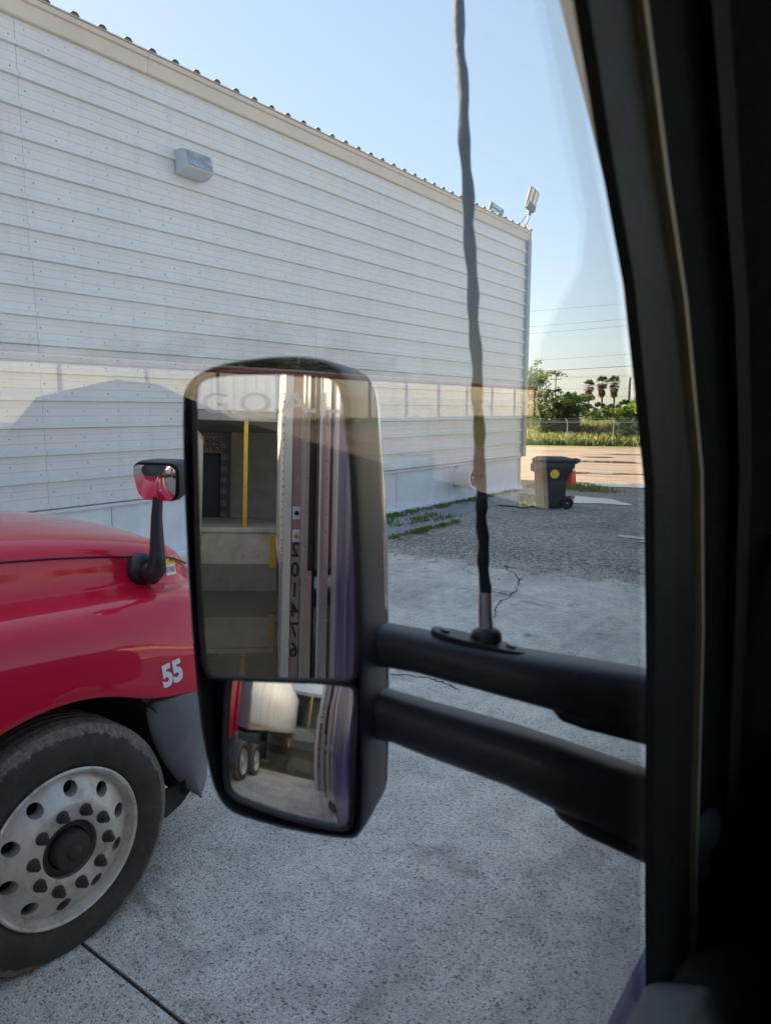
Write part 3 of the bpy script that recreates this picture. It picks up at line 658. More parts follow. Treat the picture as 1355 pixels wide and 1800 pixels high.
tree('shrub', 'bright green bush partly hidden by the window pillar', 'shrub', -14.0, 54, 2.6, 1.6, 1.5, .12, 40, 160, .11, 'leaf_bright', 15)
tree('shrub', 'low dark shrub against the fence at right', 'shrub', -14.7, 46.6, 1.35, 1.2, .7, .05, 36, 120, .08, 'leaf_dark', 6)
tree('shrub', 'small dry brush pile in the field behind the fence', 'shrub', -17.6, 48.6, 1.2, .9, .6, .05, 20, 100, .07, 'palm_dead', 7)
for k, (x, y, h, r) in enumerate([(-62, 138, 2.9, 3.6), (-55.5, 134, 2.2, 3.2), (-49, 136, 3.0, 3.6), (-43.5, 134, 3.4, 3.6), (-38, 140, 3.6, 4.), (-69, 140, 3.4, 4.)]):
    tree('roadside_tree', ['far tree at the foot of the wooden pole with crossarm', 'far dark tree below the left palm', 'far dark tree behind the two right palms', 'far tree beside the plain dark pole', 'far tree at the right end of the far treeline', 'far tree at the left end of the far treeline'][k], 'tree', x, y, h, r, r * .8, .1, 40, 110, .22, 'leaf_dark', 20 + k, 'far treeline')
for k, (y, h) in enumerate([(26, 9.0), (37, 9.6), (49, 9.2), (61, 10.5), (70, 13.5), (79, 14.5), (89, 13.5), (104, 10.5)]):
    tree('backdrop_tree', 'tree standing behind the tan metal building, number %s from its near end' % ['one', 'two', 'three', 'four', 'five', 'six', 'seven', 'eight'][k], 'tree', 74 + (k % 2) * 3, y, h, 4.8, 5.2, .15, 46, 110, .26, 'leaf_dark', 40 + k, 'trees behind the tan building')
rr = random.Random(77)
weeds('tall_grass', [(rr.uniform(-30, -8), rr.uniform(44.5, 64), .8, .5) for _ in range(700)], 9, .25, .75, 'grass', 'tall yellow green grass in the field behind the chain link fence', per=36, z=-.02, wid=.03)
weeds('fence_weeds', [(-25.57 + .94 * s + rr.uniform(-.2, .3), 40.7 + .34 * s + rr.uniform(.0, .9), rr.uniform(.1, .5), .2) for s in [rr.uniform(0, 27) for _ in range(95)]], 10, .10, .50, 'weed', 'leafy green weeds growing along the bottom of the far chain link fence', per=70, z=-.02, wid=.045)
weeds('berm_grass', [(rr.uniform(36.5, 48), rr.uniform(0, 118), 1., 1.) for _ in range(300)], 11, .15, .5, 'grass', 'grass verge in front of the tan metal building', per=24, z=-.02, wid=.04)

def palm(label, x, y, h, seed):
    rr = random.Random(seed); t = thing('palm_tree', label, 'palm', (x, y, 0), 'fan palms on the skyline')
    MB().tube([(x, y, -.1), (x + .1, y, h * .5), (x, y, h)], [.26, .19, .17], 8).build('trunk', 'bark', t, smooth=60)
    def fan(mb, c, d, L, W):
        d = d.normalized(); s = d.cross(UP)
        if s.length < .1: s = Vector((1, 0, 0))
        s.normalize(); n_ = s.cross(d)
        for k in range(9):
            a = (k - 4) / 4 * 1.15; dd = (d * math.cos(a) + s * math.sin(a)); tip = c + dd * L * (1 - .1 * abs(a)) - UP * .12 * L * rr.random(); m_ = c + dd * L * .5 + n_ * .05
            i = len(mb.v); sd_ = dd.cross(n_).normalized() * W; mb.v += [tuple(c), tuple(m_ + sd_), tuple(tip), tuple(m_ - sd_)]; mb.f.append((i, i + 1, i + 2, i + 3))
    g = MB(); hh = Vector((x, y, h))
    for k in range(34):
        a = rr.uniform(0, 6.3); e = rr.uniform(-.25, 1.35); d = Vector((math.cos(a) * math.cos(e), math.sin(a) * math.cos(e), math.sin(e))); fan(g, hh + d * .75, d, rr.uniform(.8, 1.1), .07)
    raw_build(g, 'crown', 'palm_green', t)
    s = MB()
    for k in range(60):
        a = rr.uniform(0, 6.3); u = rr.random(); e = -.3 - u * 1.2; d = Vector((math.cos(a) * math.cos(e), math.sin(a) * math.cos(e), math.sin(e))); fan(s, hh + d * .55 * (1 - u * .4) - UP * u * 2.1, d, rr.uniform(.7, 1.1), .08)
    raw_build(s, 'dead_skirt', 'palm_dead', t)
palm('leftmost fan palm standing alone with a thick brown skirt of dead fronds', -56.4, 150, 7.4, 1)
palm('middle fan palm, left of the touching pair', -53.5, 150, 8.1, 2)
palm('right fan palm of the touching pair, nearest the plain pole', -50.9, 150, 8.1, 3)

up_ = thing('utility_pole', 'far wooden utility pole with a crossarm above the feathery tree', 'pole', (-63.9, 150, 0))
MB().tube([(-63.9, 150, -.2), (-63.9, 150, 9.6)], [.17, .12], 8).build('pole', 'pole_wood', up_)
MB().obox((-63.9, 150, 9.0), (1, .2, 0), (0, 1, 0), UP, 2.4, .1, .12).build('crossarm', 'pole_wood', up_)
for q in (-1.1, 1.1): MB().lathe([(0, .3), (.06, .28), (.08, .1), (.04, 0)], (-63.9 + q, 150 + q * .2, 9.06), UP, 8).build('insulator', 'pad_conc', up_)
up2 = thing('utility_pole', 'plain dark pole without crossarm right of the palms', 'pole', (-47.7, 150, 0))
MB().tube([(-47.7, 150, -.2), (-47.7, 150, 9.0)], [.26, .23], 8).build('pole', 'pole_wood', up2); MB().lathe([(0, .1), (.26, .08), (.26, 0)], (-47.7, 150, 9.0), UP, 10).build('cap', 'galv', up2)
up3 = thing('utility_pole', 'short thin pole beside the crossarm pole', 'pole', (-67.5, 160, 0))
MB().tube([(-67.5, 160, -.2), (-67.5, 160, 8.0)], [.14, .1], 8).build('pole', 'pole_wood', up3); MB().obox((-67.5, 160, 7.6), (1, 0, 0), (0, 1, 0), UP, 1.2, .1, .1).build('crossarm', 'pole_wood', up3)
def wire(label, y, z0, z1, r=.014):
    pts = [Vector((-60 + 70 * k / 24, y, z0 + (z1 - z0) * ((-60 + 70 * k / 24) + 42.8) / 14 - 0 + .00025 * ((-60 + 70 * k / 24) + 30) ** 2)) for k in range(25)]
    o = MB().tube(pts, r, 5).build('power_line', 'cable', smooth=60); tag(o, label, 'power line', 'overhead lines behind the yard')
for lb, z0, z1, r in (('topmost overhead wire crossing the open sky', 15.3, 15.25, .014), ('second wire from the top, upper of a close pair', 13.3, 13.4, .014), ('third wire from the top, lower of the close pair', 12.33, 12.6, .014),
                      ('fourth wire from the top, alone above the thick one', 8.8, 9.13, .014), ('fifth and thickest wire, just above the palms', 7.35, 7.68, .028), ('thin wire level with the palm crowns', 6.64, 6.58, .012),
                      ('thin wire just under the one at palm crown level', 6.42, 6.42, .012), ('low thin wire passing behind the palm trunks', 5.1, 4.9, .012), ('lowest thin wire near the treetops', 4.05, 3.95, .012)):
    wire(lb, 90, z0, z1, r)

# ------------------------------------------------------------------ tan building across the yard (seen in the side window glass)
tb = thing('tan_building', 'tan ribbed metal building with dark red eave and posts across the yard', 'building', (56, 60, 1.2))
MB().box(50, 66, 4, 118, 1.0, 5.75).build('wall', 'tan_metal', tb)
rb = MB(); y = 4.1
while y < 118: rb.box(49.95, 50.005, y, y + .07, 1.0, 5.7); y += .6
rb.build('wall_ribs', 'tan_metal', tb, kind='stuff')
MB().box(49.7, 66.2, 3.9, 118.2, 5.72, 6.05).build('eave', 'red_trim', tb)
y = 6
while y < 118: MB().box(49.72, 49.94, y, y + .22, 1.0, 5.72).build('post', 'red_trim', tb); y += 7.4
MB().add([(49.7, 3.9, 6.06), (49.7, 118.2, 6.06), (58, 118.2, 6.9), (58, 3.9, 6.9), (66.2, 118.2, 6.06), (66.2, 3.9, 6.06)], [(0, 1, 2, 3), (3, 2, 4, 5), (0, 3, 5), (1, 4, 2)]).build('roof', 'roof_metal', tb)

# ------------------------------------------------------------------ dock building behind the trucks
DY = -18.62
dk = thing('dock_building', 'white metal loading dock building with open bay and flooded dock pit', 'building', (0, DY - 4, -1))
MB().box(-8.7, 14, DY - 8, DY, -1.6, .62).build('dock_face', 'dock_conc', dk)
MB().box(-8.7, 14, DY - 8, DY + .04, .625, .75).build('platform', 'dock_conc', dk, bevel=.01)
MB().box(-8.7, 14, DY + .004, DY + .012, -1.6, -.25).build('waterline_band', 'dock_grey', dk)
MB().box(-8.7, 14, DY - 8, DY - .02, 3.72, 3.98).build('lintel', 'dock_grey', dk)
MB().box(-8.7, 14, DY - 8, DY - .02, 4.0, 7.4).build('upper_wall', 'siding', dk)
pr = [];
ub = MB(); x = -8.6
while x < 14: ub.box(x, x + .06, DY - .021, DY + .012, 4.0, 7.3); x += .3
ub.build('wall_ribs', 'siding', dk, kind='stuff')
MB().box(-8.7, 14, DY - 8.2, DY + .05, 7.41, 7.6).build('roof', 'fascia', dk)
BY = DY - 5.4
MB().box(-8.7, 14, BY - .3, BY, .75, 3.72).build('back_wall', 'mortar', dk)
MB().box(-2.05, 14, BY, BY + .5, .755, 3.715).build('inner_wall', 'dock_grey', dk)
bme = MB().box(-.196, .196, 0, .02, -.096, .096).mesh('block'); bme.materials.append(M['block'])
for r in range(14):
    for c in range(16):
        x = -8.0 + c * .4 + (.2 if r % 2 else 0); z = .86 + r * .2
        if x > -2.2 or (-3.5 < x < -2.45 and z < 3.0): continue
        if z > 3.65: continue
        o = bpy.data.objects.new('block', bme); COL.objects.link(o); o.parent = dk; o.location = Vector((x, BY + .001, z)) - dk.location
dr_ = MB().box(-3.42, -2.5, BY + .002, BY + .05, .76, 2.92).build('door', 'dark_door', dk); MB().box(-3.50, -2.42, BY + .001, BY + .035, .76, 3.0).build('door_frame', 'ink', dr_)
MB().lathe([(0, .06), (.03, .05), (.03, 0)], (-3.3, BY + .05, 1.75), (0, 1, 0), 12).build('door_knob', 'screw', dr_)
text_obj('sign_lettering', 'SHIPPING\nOFFICE', .30, 'sign_red', dk, (-2.42, BY + .03, 3.28), (-1, 0, 0), UP, bold=.006, depth=.008, align='LEFT', spacing=.85)
for k, x in enumerate((-1.37, 4.6, 9.4)): MB().box(x - .055, x + .055, DY - .16, DY - .05, .752, 3.72).build('yellow_post', 'yellow_paint', dk); MB().box(x - .1, x + .1, DY - .2, DY - .01, .751, .765).build('post_base', 'yellow_paint', dk)
MB().box(-.66, -.50, DY + .013, DY + .12, -.35, .55).build('dock_bumper', 'yellow_paint', dk, bevel=.01)
MB().box(-6.0, -5.75, DY + .013, DY + .12, -.35, .55).build('dock_bumper', 'rubber', dk, bevel=.01)

# ------------------------------------------------------------------ red truck
XC = -3.78
rt = thing('semi_truck', 'red semi truck with number 55 on its fender, parked left of the mirror', 'truck', (XC, 1.36, 0))
ST = [(-.55, 1.80, 1.69, 1.46, 1.36, .62, 1.), (.0, 1.795, 1.685, 1.455, 1.36, .62, 1.), (.45, 1.785, 1.675, 1.45, 1.355, .64, 1.), (.72, 1.775, 1.665, 1.44, 1.35, .80, 1.), (.93, 1.765, 1.655, 1.435, 1.345, .965, 1.),
      (1.15, 1.755, 1.64, 1.43, 1.34, 1.05, 1.), (1.36, 1.74, 1.62, 1.42, 1.33, 1.075, 1.), (1.56, 1.72, 1.60, 1.405, 1.31, 1.045, 1.), (1.75, 1.69, 1.575, 1.39, 1.27, .955, .995), (1.9, 1.66, 1.55, 1.375, 1.22, .92, .985),
      (2.05, 1.63, 1.525, 1.36, 1.17, .90, .975), (2.2, 1.59, 1.49, 1.335, 1.11, .88, .945), (2.32, 1.53, 1.435, 1.285, 1.05, .86, .885), (2.41, 1.42, 1.34, 1.20, .99, .85, .79)]
def half(s):
    y, zc_, zs, zf, zo, zb, w_ = s
    P = [(0, zc_), (.34, zc_ - .008), (.60, zc_ - .035), (.76, zs + .055), (.845, zs + .012), (.87, zs - .03), (.880, zs - .10), (.890, zf + .045), (.910, zf + .004), (1.02, zf - .004), (1.12, zf - .028), (1.182, zo + .012), (1.214, zo - .07), (1.222, (zo + zb) / 2), (1.235, zb + .06), (1.238, zb + .012), (1.225, zb), (1.16, zb + .005), (1.08, zb + .03)]
    return [(a * w_, z) for a, z in P]
rings = []
for s in ST:
    h_ = half(s); rings.append([(XC - a, s[0], z) for a, z in reversed(h_[1:])] + [(XC + a, s[0], z) for a, z in h_])
mb = MB(); mb.loft(rings, cap=False, closed=False)
hood = mb.build('hood', 'red_paint', rt, smooth=180, subsurf=2)
nose = rings[-1]; mb = MB(); k = len(nose) // 2
inn = [(XC + (p[0] - XC) * .93, 2.45, p[2] * .97 + .03) for p in nose]
mb.loft([nose, inn], cap=False, closed=False); mb.add(inn, [tuple(range(len(inn)))])
mb.build('grille_surround', 'chrome', hood, smooth=40)
MB().box(XC - .42, XC + .42, 2.445, 2.475, .88, 1.30).build('grille', 'black_gloss', hood, bevel=.01)
for q in range(7): MB().box(XC - .40, XC + .40, 2.47, 2.49, .92 + q * .052, .935 + q * .052).build('grille_bar', 'chrome', hood)
for q in (1, -1):
    seam = [(XC + q * (half(s)[5][0] + .004), s[0], half(s)[5][1] + .004) for s in ST[:-1]]
    MB().tube(seam, .0045, 6).build('panel_seam', 'ink', hood)
    # headlamp wraps round the fender corner
    MB().loft([[(XC + q * (1.17 - .06 * t_ - .10 * t_ * t_) , 1.955 + .17 * t_, z) for z in (1.16 - .02 * t_, 1.13, 1.05, .98, .955 + .03 * t_)] for t_ in (0, .25, .5, .75, 1., 1.35)], cap=False, closed=False).build('headlight', 'headlight', rt, smooth=60)
    # bumper end wrapping to the front
    path = [(1.15, 1.775, .30), (1.212, 1.84, .25), (1.222, 1.93, .10), (1.19, 2.05, 0), (1.05, 2.22, 0), (.70, 2.38, 0), (0, 2.46, 0)]
    o_, i_ = [], []
    mb = MB(); R_ = []
    for (a, y, sk) in path:
        col_ = []
        for z in (.935, .80, .66, .52, .42, .36):
            f_ = (0.90 - z) / .54
            col_.append((XC + q * (a - .03 * f_ * f_ - (.0 if z < .9 else .02)), y + sk * f_ * f_ * .9 + (.0 if a < 1.1 else .0), z if sk or True else z))
        R_.append(col_)
    mb.loft(R_, cap=False, closed=False)
    bo = mb.build('bumper', 'grey_plastic', rt, smooth=60); so = bo.modifiers.new('s', 'SOLIDIFY'); so.thickness = .03; so.offset = 0; bo.modifiers.new('sub', 'SUBSURF').render_levels = 1
    MB().add([(XC + q * (1.15 + dx), y_, z_) for dx in (0, -.02) for y_, z_ in ((1.84, .46), (2.0, .47), (2.0, .40), (1.95, .36), (1.86, .33), (1.82, .38))],
             [(0, 1, 2, 3, 4, 5), (11, 10, 9, 8, 7, 6)] + [(k, (k + 1) % 6, 6 + (k + 1) % 6, 6 + k) for k in range(6)]).build('torn_flap', 'rubber', rt)
    # wheel housing liner
    arc = [R(a) for a in range(-8, 189, 14)]
    MB().loft([[(XC + q * a, 1.36 + r_ * math.cos(t_), .50 + r_ * math.sin(t_)) for t_ in arc] for a, r_ in ((1.19, .59), (.62, .59), (.58, .2))], cap=False, closed=False).build('wheel_well', 'dark_gap', rt, smooth=50)
MB().box(XC - .5, XC + .5, -3.0, 2.2, .55, .95).build('frame_rail', 'dark_gap', rt)

def decal_grid(name, m, y0, y1, z0, z1, tilt, x, parent, off, n=6):
    mb = MB(); P = []
    for j in range(n + 1):
        for i in range(n + 1):
            y = y0 + (y1 - y0) * i / n; z = z0 + (z1 - z0) * j / n + tilt * (y - y0); P.append((x, y, z))
    mb.add(P, [(j * (n + 1) + i, j * (n + 1) + i + 1, (j + 1) * (n + 1) + i + 1, (j + 1) * (n + 1) + i) for j in range(n) for i in range(n)])
    o = mb.build(name, m, parent); return shrink(o, off)
def shrink(o, off):
    s = o.modifiers.new('wrap', 'SHRINKWRAP'); s.target = hood; s.wrap_method = 'PROJECT'; s.use_project_x = True; s.use_negative_direction = True; s.use_positive_direction = False; s.offset = off; return o
o = text_obj('number_decal', '55', .13, 'white_paint', rt, (-2.4, 1.885, 1.035), (0, 1, .05), UP, bold=.006, depth=0, sx=.92); shrink(o, .003)
stk = decal_grid('permit_sticker', 'white_paint', 2.145, 2.222, 1.385, 1.475, -.1, -2.6, rt, .002)
decal_grid('yellow_band', 'sticker_yellow', 2.145, 2.222, 1.437, 1.475, -.1, -2.6, stk, .0035)
o = text_obj('permit_state', 'NY', .030, 'ink', stk, (-2.6, 2.202, 1.450), (0, 1, -.1), UP, depth=0); shrink(o, .005)
o = text_obj('permit_number', '573582', .036, 'ink', stk, (-2.6, 2.183, 1.408), (0, 1, -.1), UP, depth=0, sx=.6); shrink(o, .005)

# steer wheels
def tyre_prof(wd=.295):
    P = [(.300, -.03), (.318, -.008), (.345, .008), (.385, .016), (.42, .012), (.448, -.002), (.468, -.022), (.484, -.028), (.491, -.045)]
    for g in (.080, .130, .165, .215): P += [(.492, -g + .006), (.478, -g + .004), (.478, -g - .004), (.492, -g - .006)]
    P += [(.491, -.25), (.484, -.267), (.468, -.273), (.44, -.29), (.385, -.31), (.33, -.30), (.30, -.265)]
    return P
def steer_wheel(parent, c, sx, detail=True):
    ax = Vector((sx, 0, 0)); c = Vector(c)
    ty = MB().lathe(tyre_prof(), c, ax, 96).build('tyre', 'tyre', parent, smooth=38, origin=c)
    prof = [(.296, -.035), (.305, -.018), (.314, -.012), (.318, .002), (.311, .008), (.301, .004), (.292, -.014), (.283, -.03), (.268, -.022), (.205, .012), (.195, .024), (.186, .028), (.128, .028), (.114, .020), (.112, -.05), (.19, -.04), (.26, -.06), (.285, -.12), (.296, -.12)]
    rim = MB().lathe(prof + [prof[0]], c, ax, 80).build('rim', 'wheel_alu', ty, smooth=32, origin=c)
    if detail:
        cut = MB()
        for k in range(10):
            a = 2 * math.pi * (k + .3) / 10; cut.lathe([(0, -.2), (.0295, -.2), (.0295, .2), (0, .2)], (.08 * sx, .238 * math.cos(a), .238 * math.sin(a)), (1, 0, 0), 24)
        pr_ = rim.parent; rim.parent = None; lc = rim.location.copy(); rim.location = (0, 0, 0); boolean_cut(rim, cut); rim.parent = pr_; rim.location = lc
        for k in range(10):
            a = 2 * math.pi * (k + .8) / 10; p = c + Vector((0, .156 * math.cos(a), .156 * math.sin(a)))
            MB().lathe([(.0, .070), (.012, .068), (.015, .052), (.019, .050), (.020, .038), (.025, .033), (.025, .02)], p, ax, 14).build('wheel_nut', 'hub_dark', rim, smooth=35)
    MB().lathe([(.30, -.125), (0, -.125)], c, ax, 24).build('brake_drum', 'dark_gap', ty)
    hb = MB().lathe([(.111, -.06), (.108, .0), (.085, .002), (.08, -.02), (.076, .03), (.070, .046), (.045, .052), (.03, .052), (.026, .06), (.018, .064), (0, .064)], c, ax, 32).build('hub', 'hub_dark', ty, smooth=35)
    return ty
steer_wheel(rt, (-2.575, 1.36, .472), 1); steer_wheel(rt, (-4.985, 1.36, .472), -1, False)
# drive axles
for y in (-4.55, -5.9):
    for q in (1, -1):
        c = Vector((XC + q * 1.22, y, .49 + gz(XC, y)))
        ty = MB().lathe(tyre_prof(), c, (q, 0, 0), 48).build('tyre', 'tyre', rt, smooth=38, origin=c)
        MB().lathe([(.30, -.03), (.315, 0), (.31, .006), (.295, -.02), (.28, -.09), (.20, -.13), (.14, -.13), (.12, -.05), (.10, .0), (0, .0)], c, (q, 0, 0), 40).build('rim', 'wheel_alu', ty, smooth=35, origin=c)
# cab and sleeper
MB().loft([[(XC - w_, y, z) for w_, z in ((1.12, .95), (1.14, 1.4), (1.14, 2.6), (1.05, 3.1), (-1.05, 3.1), (-1.14, 2.6), (-1.14, 1.4), (-1.12, .95))] for y in (-4.0, -.70)]).build('cab', 'red_paint', rt, bevel=.06)
MB().loft([[(XC - w_, y, z) for w_, z in ((1.05, zt0), (.98, zt), (-.98, zt), (-1.05, zt0))] for y, zt0, zt in ((-3.99, 3.0, 3.9), (-2.0, 3.0, 3.75), (-.9, 3.0, 3.2))]).build('roof_fairing', 'red_paint', rt, bevel=.05)
MB().loft([[(XC - 1.06, -.71, 1.75), (XC + 1.06, -.71, 1.75), (XC + .98, -.71, 2.75), (XC - .98, -.71, 2.75)], [(XC - 1.06, -.45, 1.78), (XC + 1.06, -.45, 1.78), (XC + .98, -.66, 2.70), (XC - .98, -.66, 2.70)]]).build('windshield', 'glass_dark', rt)
for q in (1, -1):
    MB().box(*sorted((XC + q * 1.135, XC + q * 1.15)), -1.55, -.85, 1.75, 2.5).build('side_window', 'glass_dark', rt, bevel=.006)
    MB().box(*sorted((XC + q * 1.138, XC + q * 1.148)), -1.62, -1.60, 1.0, 2.7).build('door_gap', 'ink', rt)
    MB().box(*sorted((XC + q * 1.138, XC + q * 1.17)), -1.5, -1.38, 1.55, 1.6).build('door_handle', 'black_plastic', rt)
    MB().box(*sorted((XC + q * 1.145, XC + q * 1.19)), -3.96, -3.88, 1.0, 3.0).build('fairing_edge', 'red_paint', rt)
    tk = MB().lathe([(0, 0), (.28, 0), (.31, .03), (.31, 1.67), (.28, 1.70), (0, 1.70)], (XC + q * .86, -2.75, .62), (0, 1, 0), 36).build('fuel_tank', 'grey_plastic', rt, smooth=40)
    MB().box(*sorted((XC + q * .9, XC + q * 1.2)), -2.6, -.9, .28, .33).build('step', 'galv', rt)
    MB().lathe([(.58, 0), (.58, .5), (.56, .5), (.56, 0)], (XC + q * 1.24, -4.55, .50), (-q, 0, 0), 20, a0=0, a1=6.2832).build('quarter_fender', 'black_plastic', rt) if False else MB().box(*sorted((XC + q * .72, XC + q * 1.24)), -3.98, -3.86, .45, 1.12).build('quarter_fender', 'grey_plastic', rt, bevel=.03)
text_obj('door_lettering', 'OOO', .12, 'white_paint', rt, (XC + 1.1475, -2.35, 1.45), (0, 1, 0), UP, depth=.001) if False else None

# hood mirror
def hood_mirror(parent, base, q, head, gn, m_glass='mirror'):
    """base: foot on the hood side; q: +1 foot faces +x; head: centre of the mirror head; gn: glass normal"""
    base, head = Vector(base), Vector(head); hm = sub('hood_mirror', parent, base)
    MB().lathe([(0, .03), (.045, .03), (.062, .022), (.078, .0), (.078, -.05)], base, (q, -.1, .05), 32).build('foot', 'black_plastic', hm, smooth=40)
    e = base + Vector((q * .085, .0, .0))
    MB().tube([base + Vector((q * .02, 0, 0)), e + Vector((-q * .015, -.002, -.012)), e + Vector((q * .008, .004, .012)), e + Vector((q * .006, .012, .08)), e.lerp(head, .6) + Vector((0, 0, .0)), head - UP * .05], [.042, .05, .046, .036, .026, .022], 16).build('stalk', 'black_plastic', hm, smooth=50)
    gn = Vector(gn).normalized(); rt_ = UP.cross(gn).normalized(); up_v = gn.cross(rt_)
    def rr_(wd, ht, r, n_, sk=0.):
        pts = []
        for cx_, cz_, a0 in ((wd - r, ht - r, 0), (-wd + r, ht - r, 90), (-wd + r, -ht + r, 180), (wd - r, -ht + r, 270)):
            for k in range(5):
                a = R(a0 + 22.5 * k); pts.append((cx_ + r * math.cos(a), cz_ + r * math.sin(a)))
        return [head + rt_ * (x * (1 + sk * z / ht)) + up_v * z + gn * n_ for x, z in pts]
    MB().loft([rr_(.112, .082, .045, .0, .12), rr_(.122, .091, .05, .0, .12), rr_(.126, .094, .05, -.025, .12), rr_(.112, .084, .05, -.11, .1), rr_(.08, .058, .04, -.14, .1)]).build('shell', 'black_plastic', hm, smooth=50)
    o_ = rr_(.114, .083, .046, .002, .12); mb = MB(); Rg = 8; P = []; RS = .30
    for k in range(Rg + 1):
        for p in o_:
            v = (Vector(p) - head - gn * .002) * (1 - k / (Rg + .0001)); d = v.length; P.append(head + v + gn * (.003 + (math.sqrt(max(0, RS * RS - d * d)) - math.sqrt(RS * RS - .15 ** 2))))
    n_ = len(o_); mb.add(P, [(k * n_ + j, k * n_ + (j + 1) % n_, (k + 1) * n_ + (j + 1) % n_, (k + 1) * n_ + j) for k in range(Rg) for j in range(n_)]); mb.build('glass', m_glass, hm, smooth=180)
    return hm
hood_mirror(rt, (-2.885, 1.985, 1.452), 1, (-2.785, 2.01, 1.875), (.26, -.95, -.16))

# ------------------------------------------------------------------ trailers
def trailer(label, xc, nose_y, rear_y, pitch, m_side, z0=1.18):
    t = thing('box_trailer', label, 'trailer', (xc, nose_y, 0)); hw = 1.295; z1 = 4.05
    MB().box(xc - hw + .01, xc + hw - .01, rear_y, nose_y - .02, z0 + .2, z1).build('box_body', m_side, t)
    MB().box(xc - hw + .04, xc + hw - .04, nose_y - .02, nose_y, z0, z1 - .02).build('front_wall', 'trailer_grey', t)
    for q in (1, -1):
        MB().box(*sorted((xc + q * (hw - .012), xc + q * (hw + .006))), rear_y, nose_y, z0, z0 + .2).build('bottom_rail', 'alu_post', t)
        MB().box(*sorted((xc + q * (hw - .012), xc + q * (hw + .006))), rear_y, nose_y, z1 - .08, z1 + .01).build('top_rail', 'alu_post', t)
        MB().box(*sorted((xc + q * (hw - .05), xc + q * (hw + .008))), nose_y - .06, nose_y + .01, z0, z1).build('corner_post', 'alu_post', t)
        mb = MB(); y = nose_y - 1.2
        while y > rear_y + .5: mb.box(*sorted((xc + q * (hw - .011), xc + q * (hw - .004))), y - .012, y + .012, z0 + .2, z1 - .08); y -= 1.2
        mb.build('panel_lap', 'trailer_grey', t)
        for k in range(3): MB().box(*sorted((xc + q * (hw + .005), xc + q * (hw + .012))), nose_y - .5 - k * .3, nose_y - .4 - k * .3, z0 + .08, z0 + .14).build('reflector', 'red_plastic', t)
        MB().box(*sorted((xc + q * (hw - .2), xc + q * (hw - .1))), nose_y - 3.0, nose_y - 2.86, .1, z0).build('landing_leg', 'dark_gap', t)
        MB().box(*sorted((xc + q * (hw - .28), xc + q * (hw - .04))), nose_y - 3.05, nose_y - 2.8, .06, .1).build('landing_foot', 'galv', t)
        for y in (rear_y + 2.2, rear_y + 3.5):
            c = Vector((xc + q * 1.24, y, .50)); ty = MB().lathe(tyre_prof(), c, (q, 0, 0), 36).build('tyre', 'tyre', t, smooth=38, origin=c)
            MB().lathe([(.30, -.03), (.315, 0), (.295, -.02), (.28, -.09), (.14, -.13), (.10, .0), (0, .0)], c, (q, 0, 0), 28).build('rim', 'wheel_alu', ty, smooth=35, origin=c)
    MB().box(xc - 1.1, xc + 1.1, rear_y + 1, nose_y - .3, z0 - .12, z0 - .002).build('underframe', 'dark_gap', t)
    t.rotation_euler.x = R(pitch); return t
trailer('white box trailer behind the red truck, backed to the dock', XC, -4.6, -18.2, 3.6, 'trailer_white')

# ------------------------------------------------------------------ our purple truck (camera sits in its cab)
pt = thing('semi_truck', 'dark purple semi truck whose driver window and side mirror fill the view', 'truck', (.74, .0, 0))
EDGE = [(1.42, .83), (1.623, .79), (1.928, .742), (2.13, .701), (2.211, .661), (2.304, .614), (2.395, .542), (2.469, .489), (2.62, .37)]   # z, front edge of the window opening
# side pane, 4 mm of glass
poly = [(-.214, -.62, 1.47), (-.214, .832, 1.47)] + [(-.214, e + .012, z) for z, e in EDGE[1:]] + [(-.214, .10, 2.92), (-.214, -.62, 2.92)]
MB().prism(poly, (.004, 0, 0)).build('window_pane', 'pane_glass', pt)
# window frame and front pillar, lofted up the raked edge
def prow(z, e):
    return [(-.205, e, z), (-.196, e + .004, z), (-.192, e + .05, z), (-.196, e + eo(z) - .03, z), (-.19, e + eo(z) - .0015, z), (-.272, e * 1.4 + .15, z), (-.275, e * 1.4 + .03, z), (-.228, e * 1.15 + .01, z), (-.2235, e * 1.12 + .02, z), (-.2065, e + .02, z)]
def eo(z): return .15 - .055 * sstep((z - 1.9) / .6)
EE = [(1.30, .855)] + EDGE + [(2.75, .26), (2.95, .10)]
MB().loft([prow(z, e) for z, e in EE]).build('window_seal', 'seal_rubber', pt, smooth=50)
mb = MB(); mb.loft([[(-.198, e + eo(z), z), (-.183, e + eo(z) + .001, z), (-.182, e + eo(z) + .011, z), (-.198, e + eo(z) + .013, z)] for z, e in EE]); mb.build('seal_edge', 'cream_seal', pt, smooth=50)
mb = MB(); mb.loft([[(-.20, e + eo(z) + .014, z), (-.186, e + eo(z) + .02, z), (-.176, e + .21, z), (-.10, e + .30, z), (.08 - .14 * sstep((z - 2.25) / .2), e + .44, z), (.10 - .14 * sstep((z - 2.25) / .2), e + .60, z), (-.27, e + .80, z), (-.27, e * 1.4 + .17, z)] for z, e in EE]); pil = mb.build('front_pillar', 'cab_trim', pt, smooth=30)  # inward bulge shaped to keep reflections off the front part of the pane
mb = MB(); mb.loft([[(-.166, e + .215, z), (-.158, e + .212, z), (-.146, e + .255, z), (-.154, e + .262, z)] for z, e in EE]); mb.build('pillar_groove', 'fabric', pil, smooth=30)
MB().tube([(-.118, .98, 2.05), (-.10, .97, 1.95), (-.085, .985, 1.75), (-.095, 1.0, 1.55)], .011, 10).build('grab_handle', 'black_gloss', pil, smooth=60)
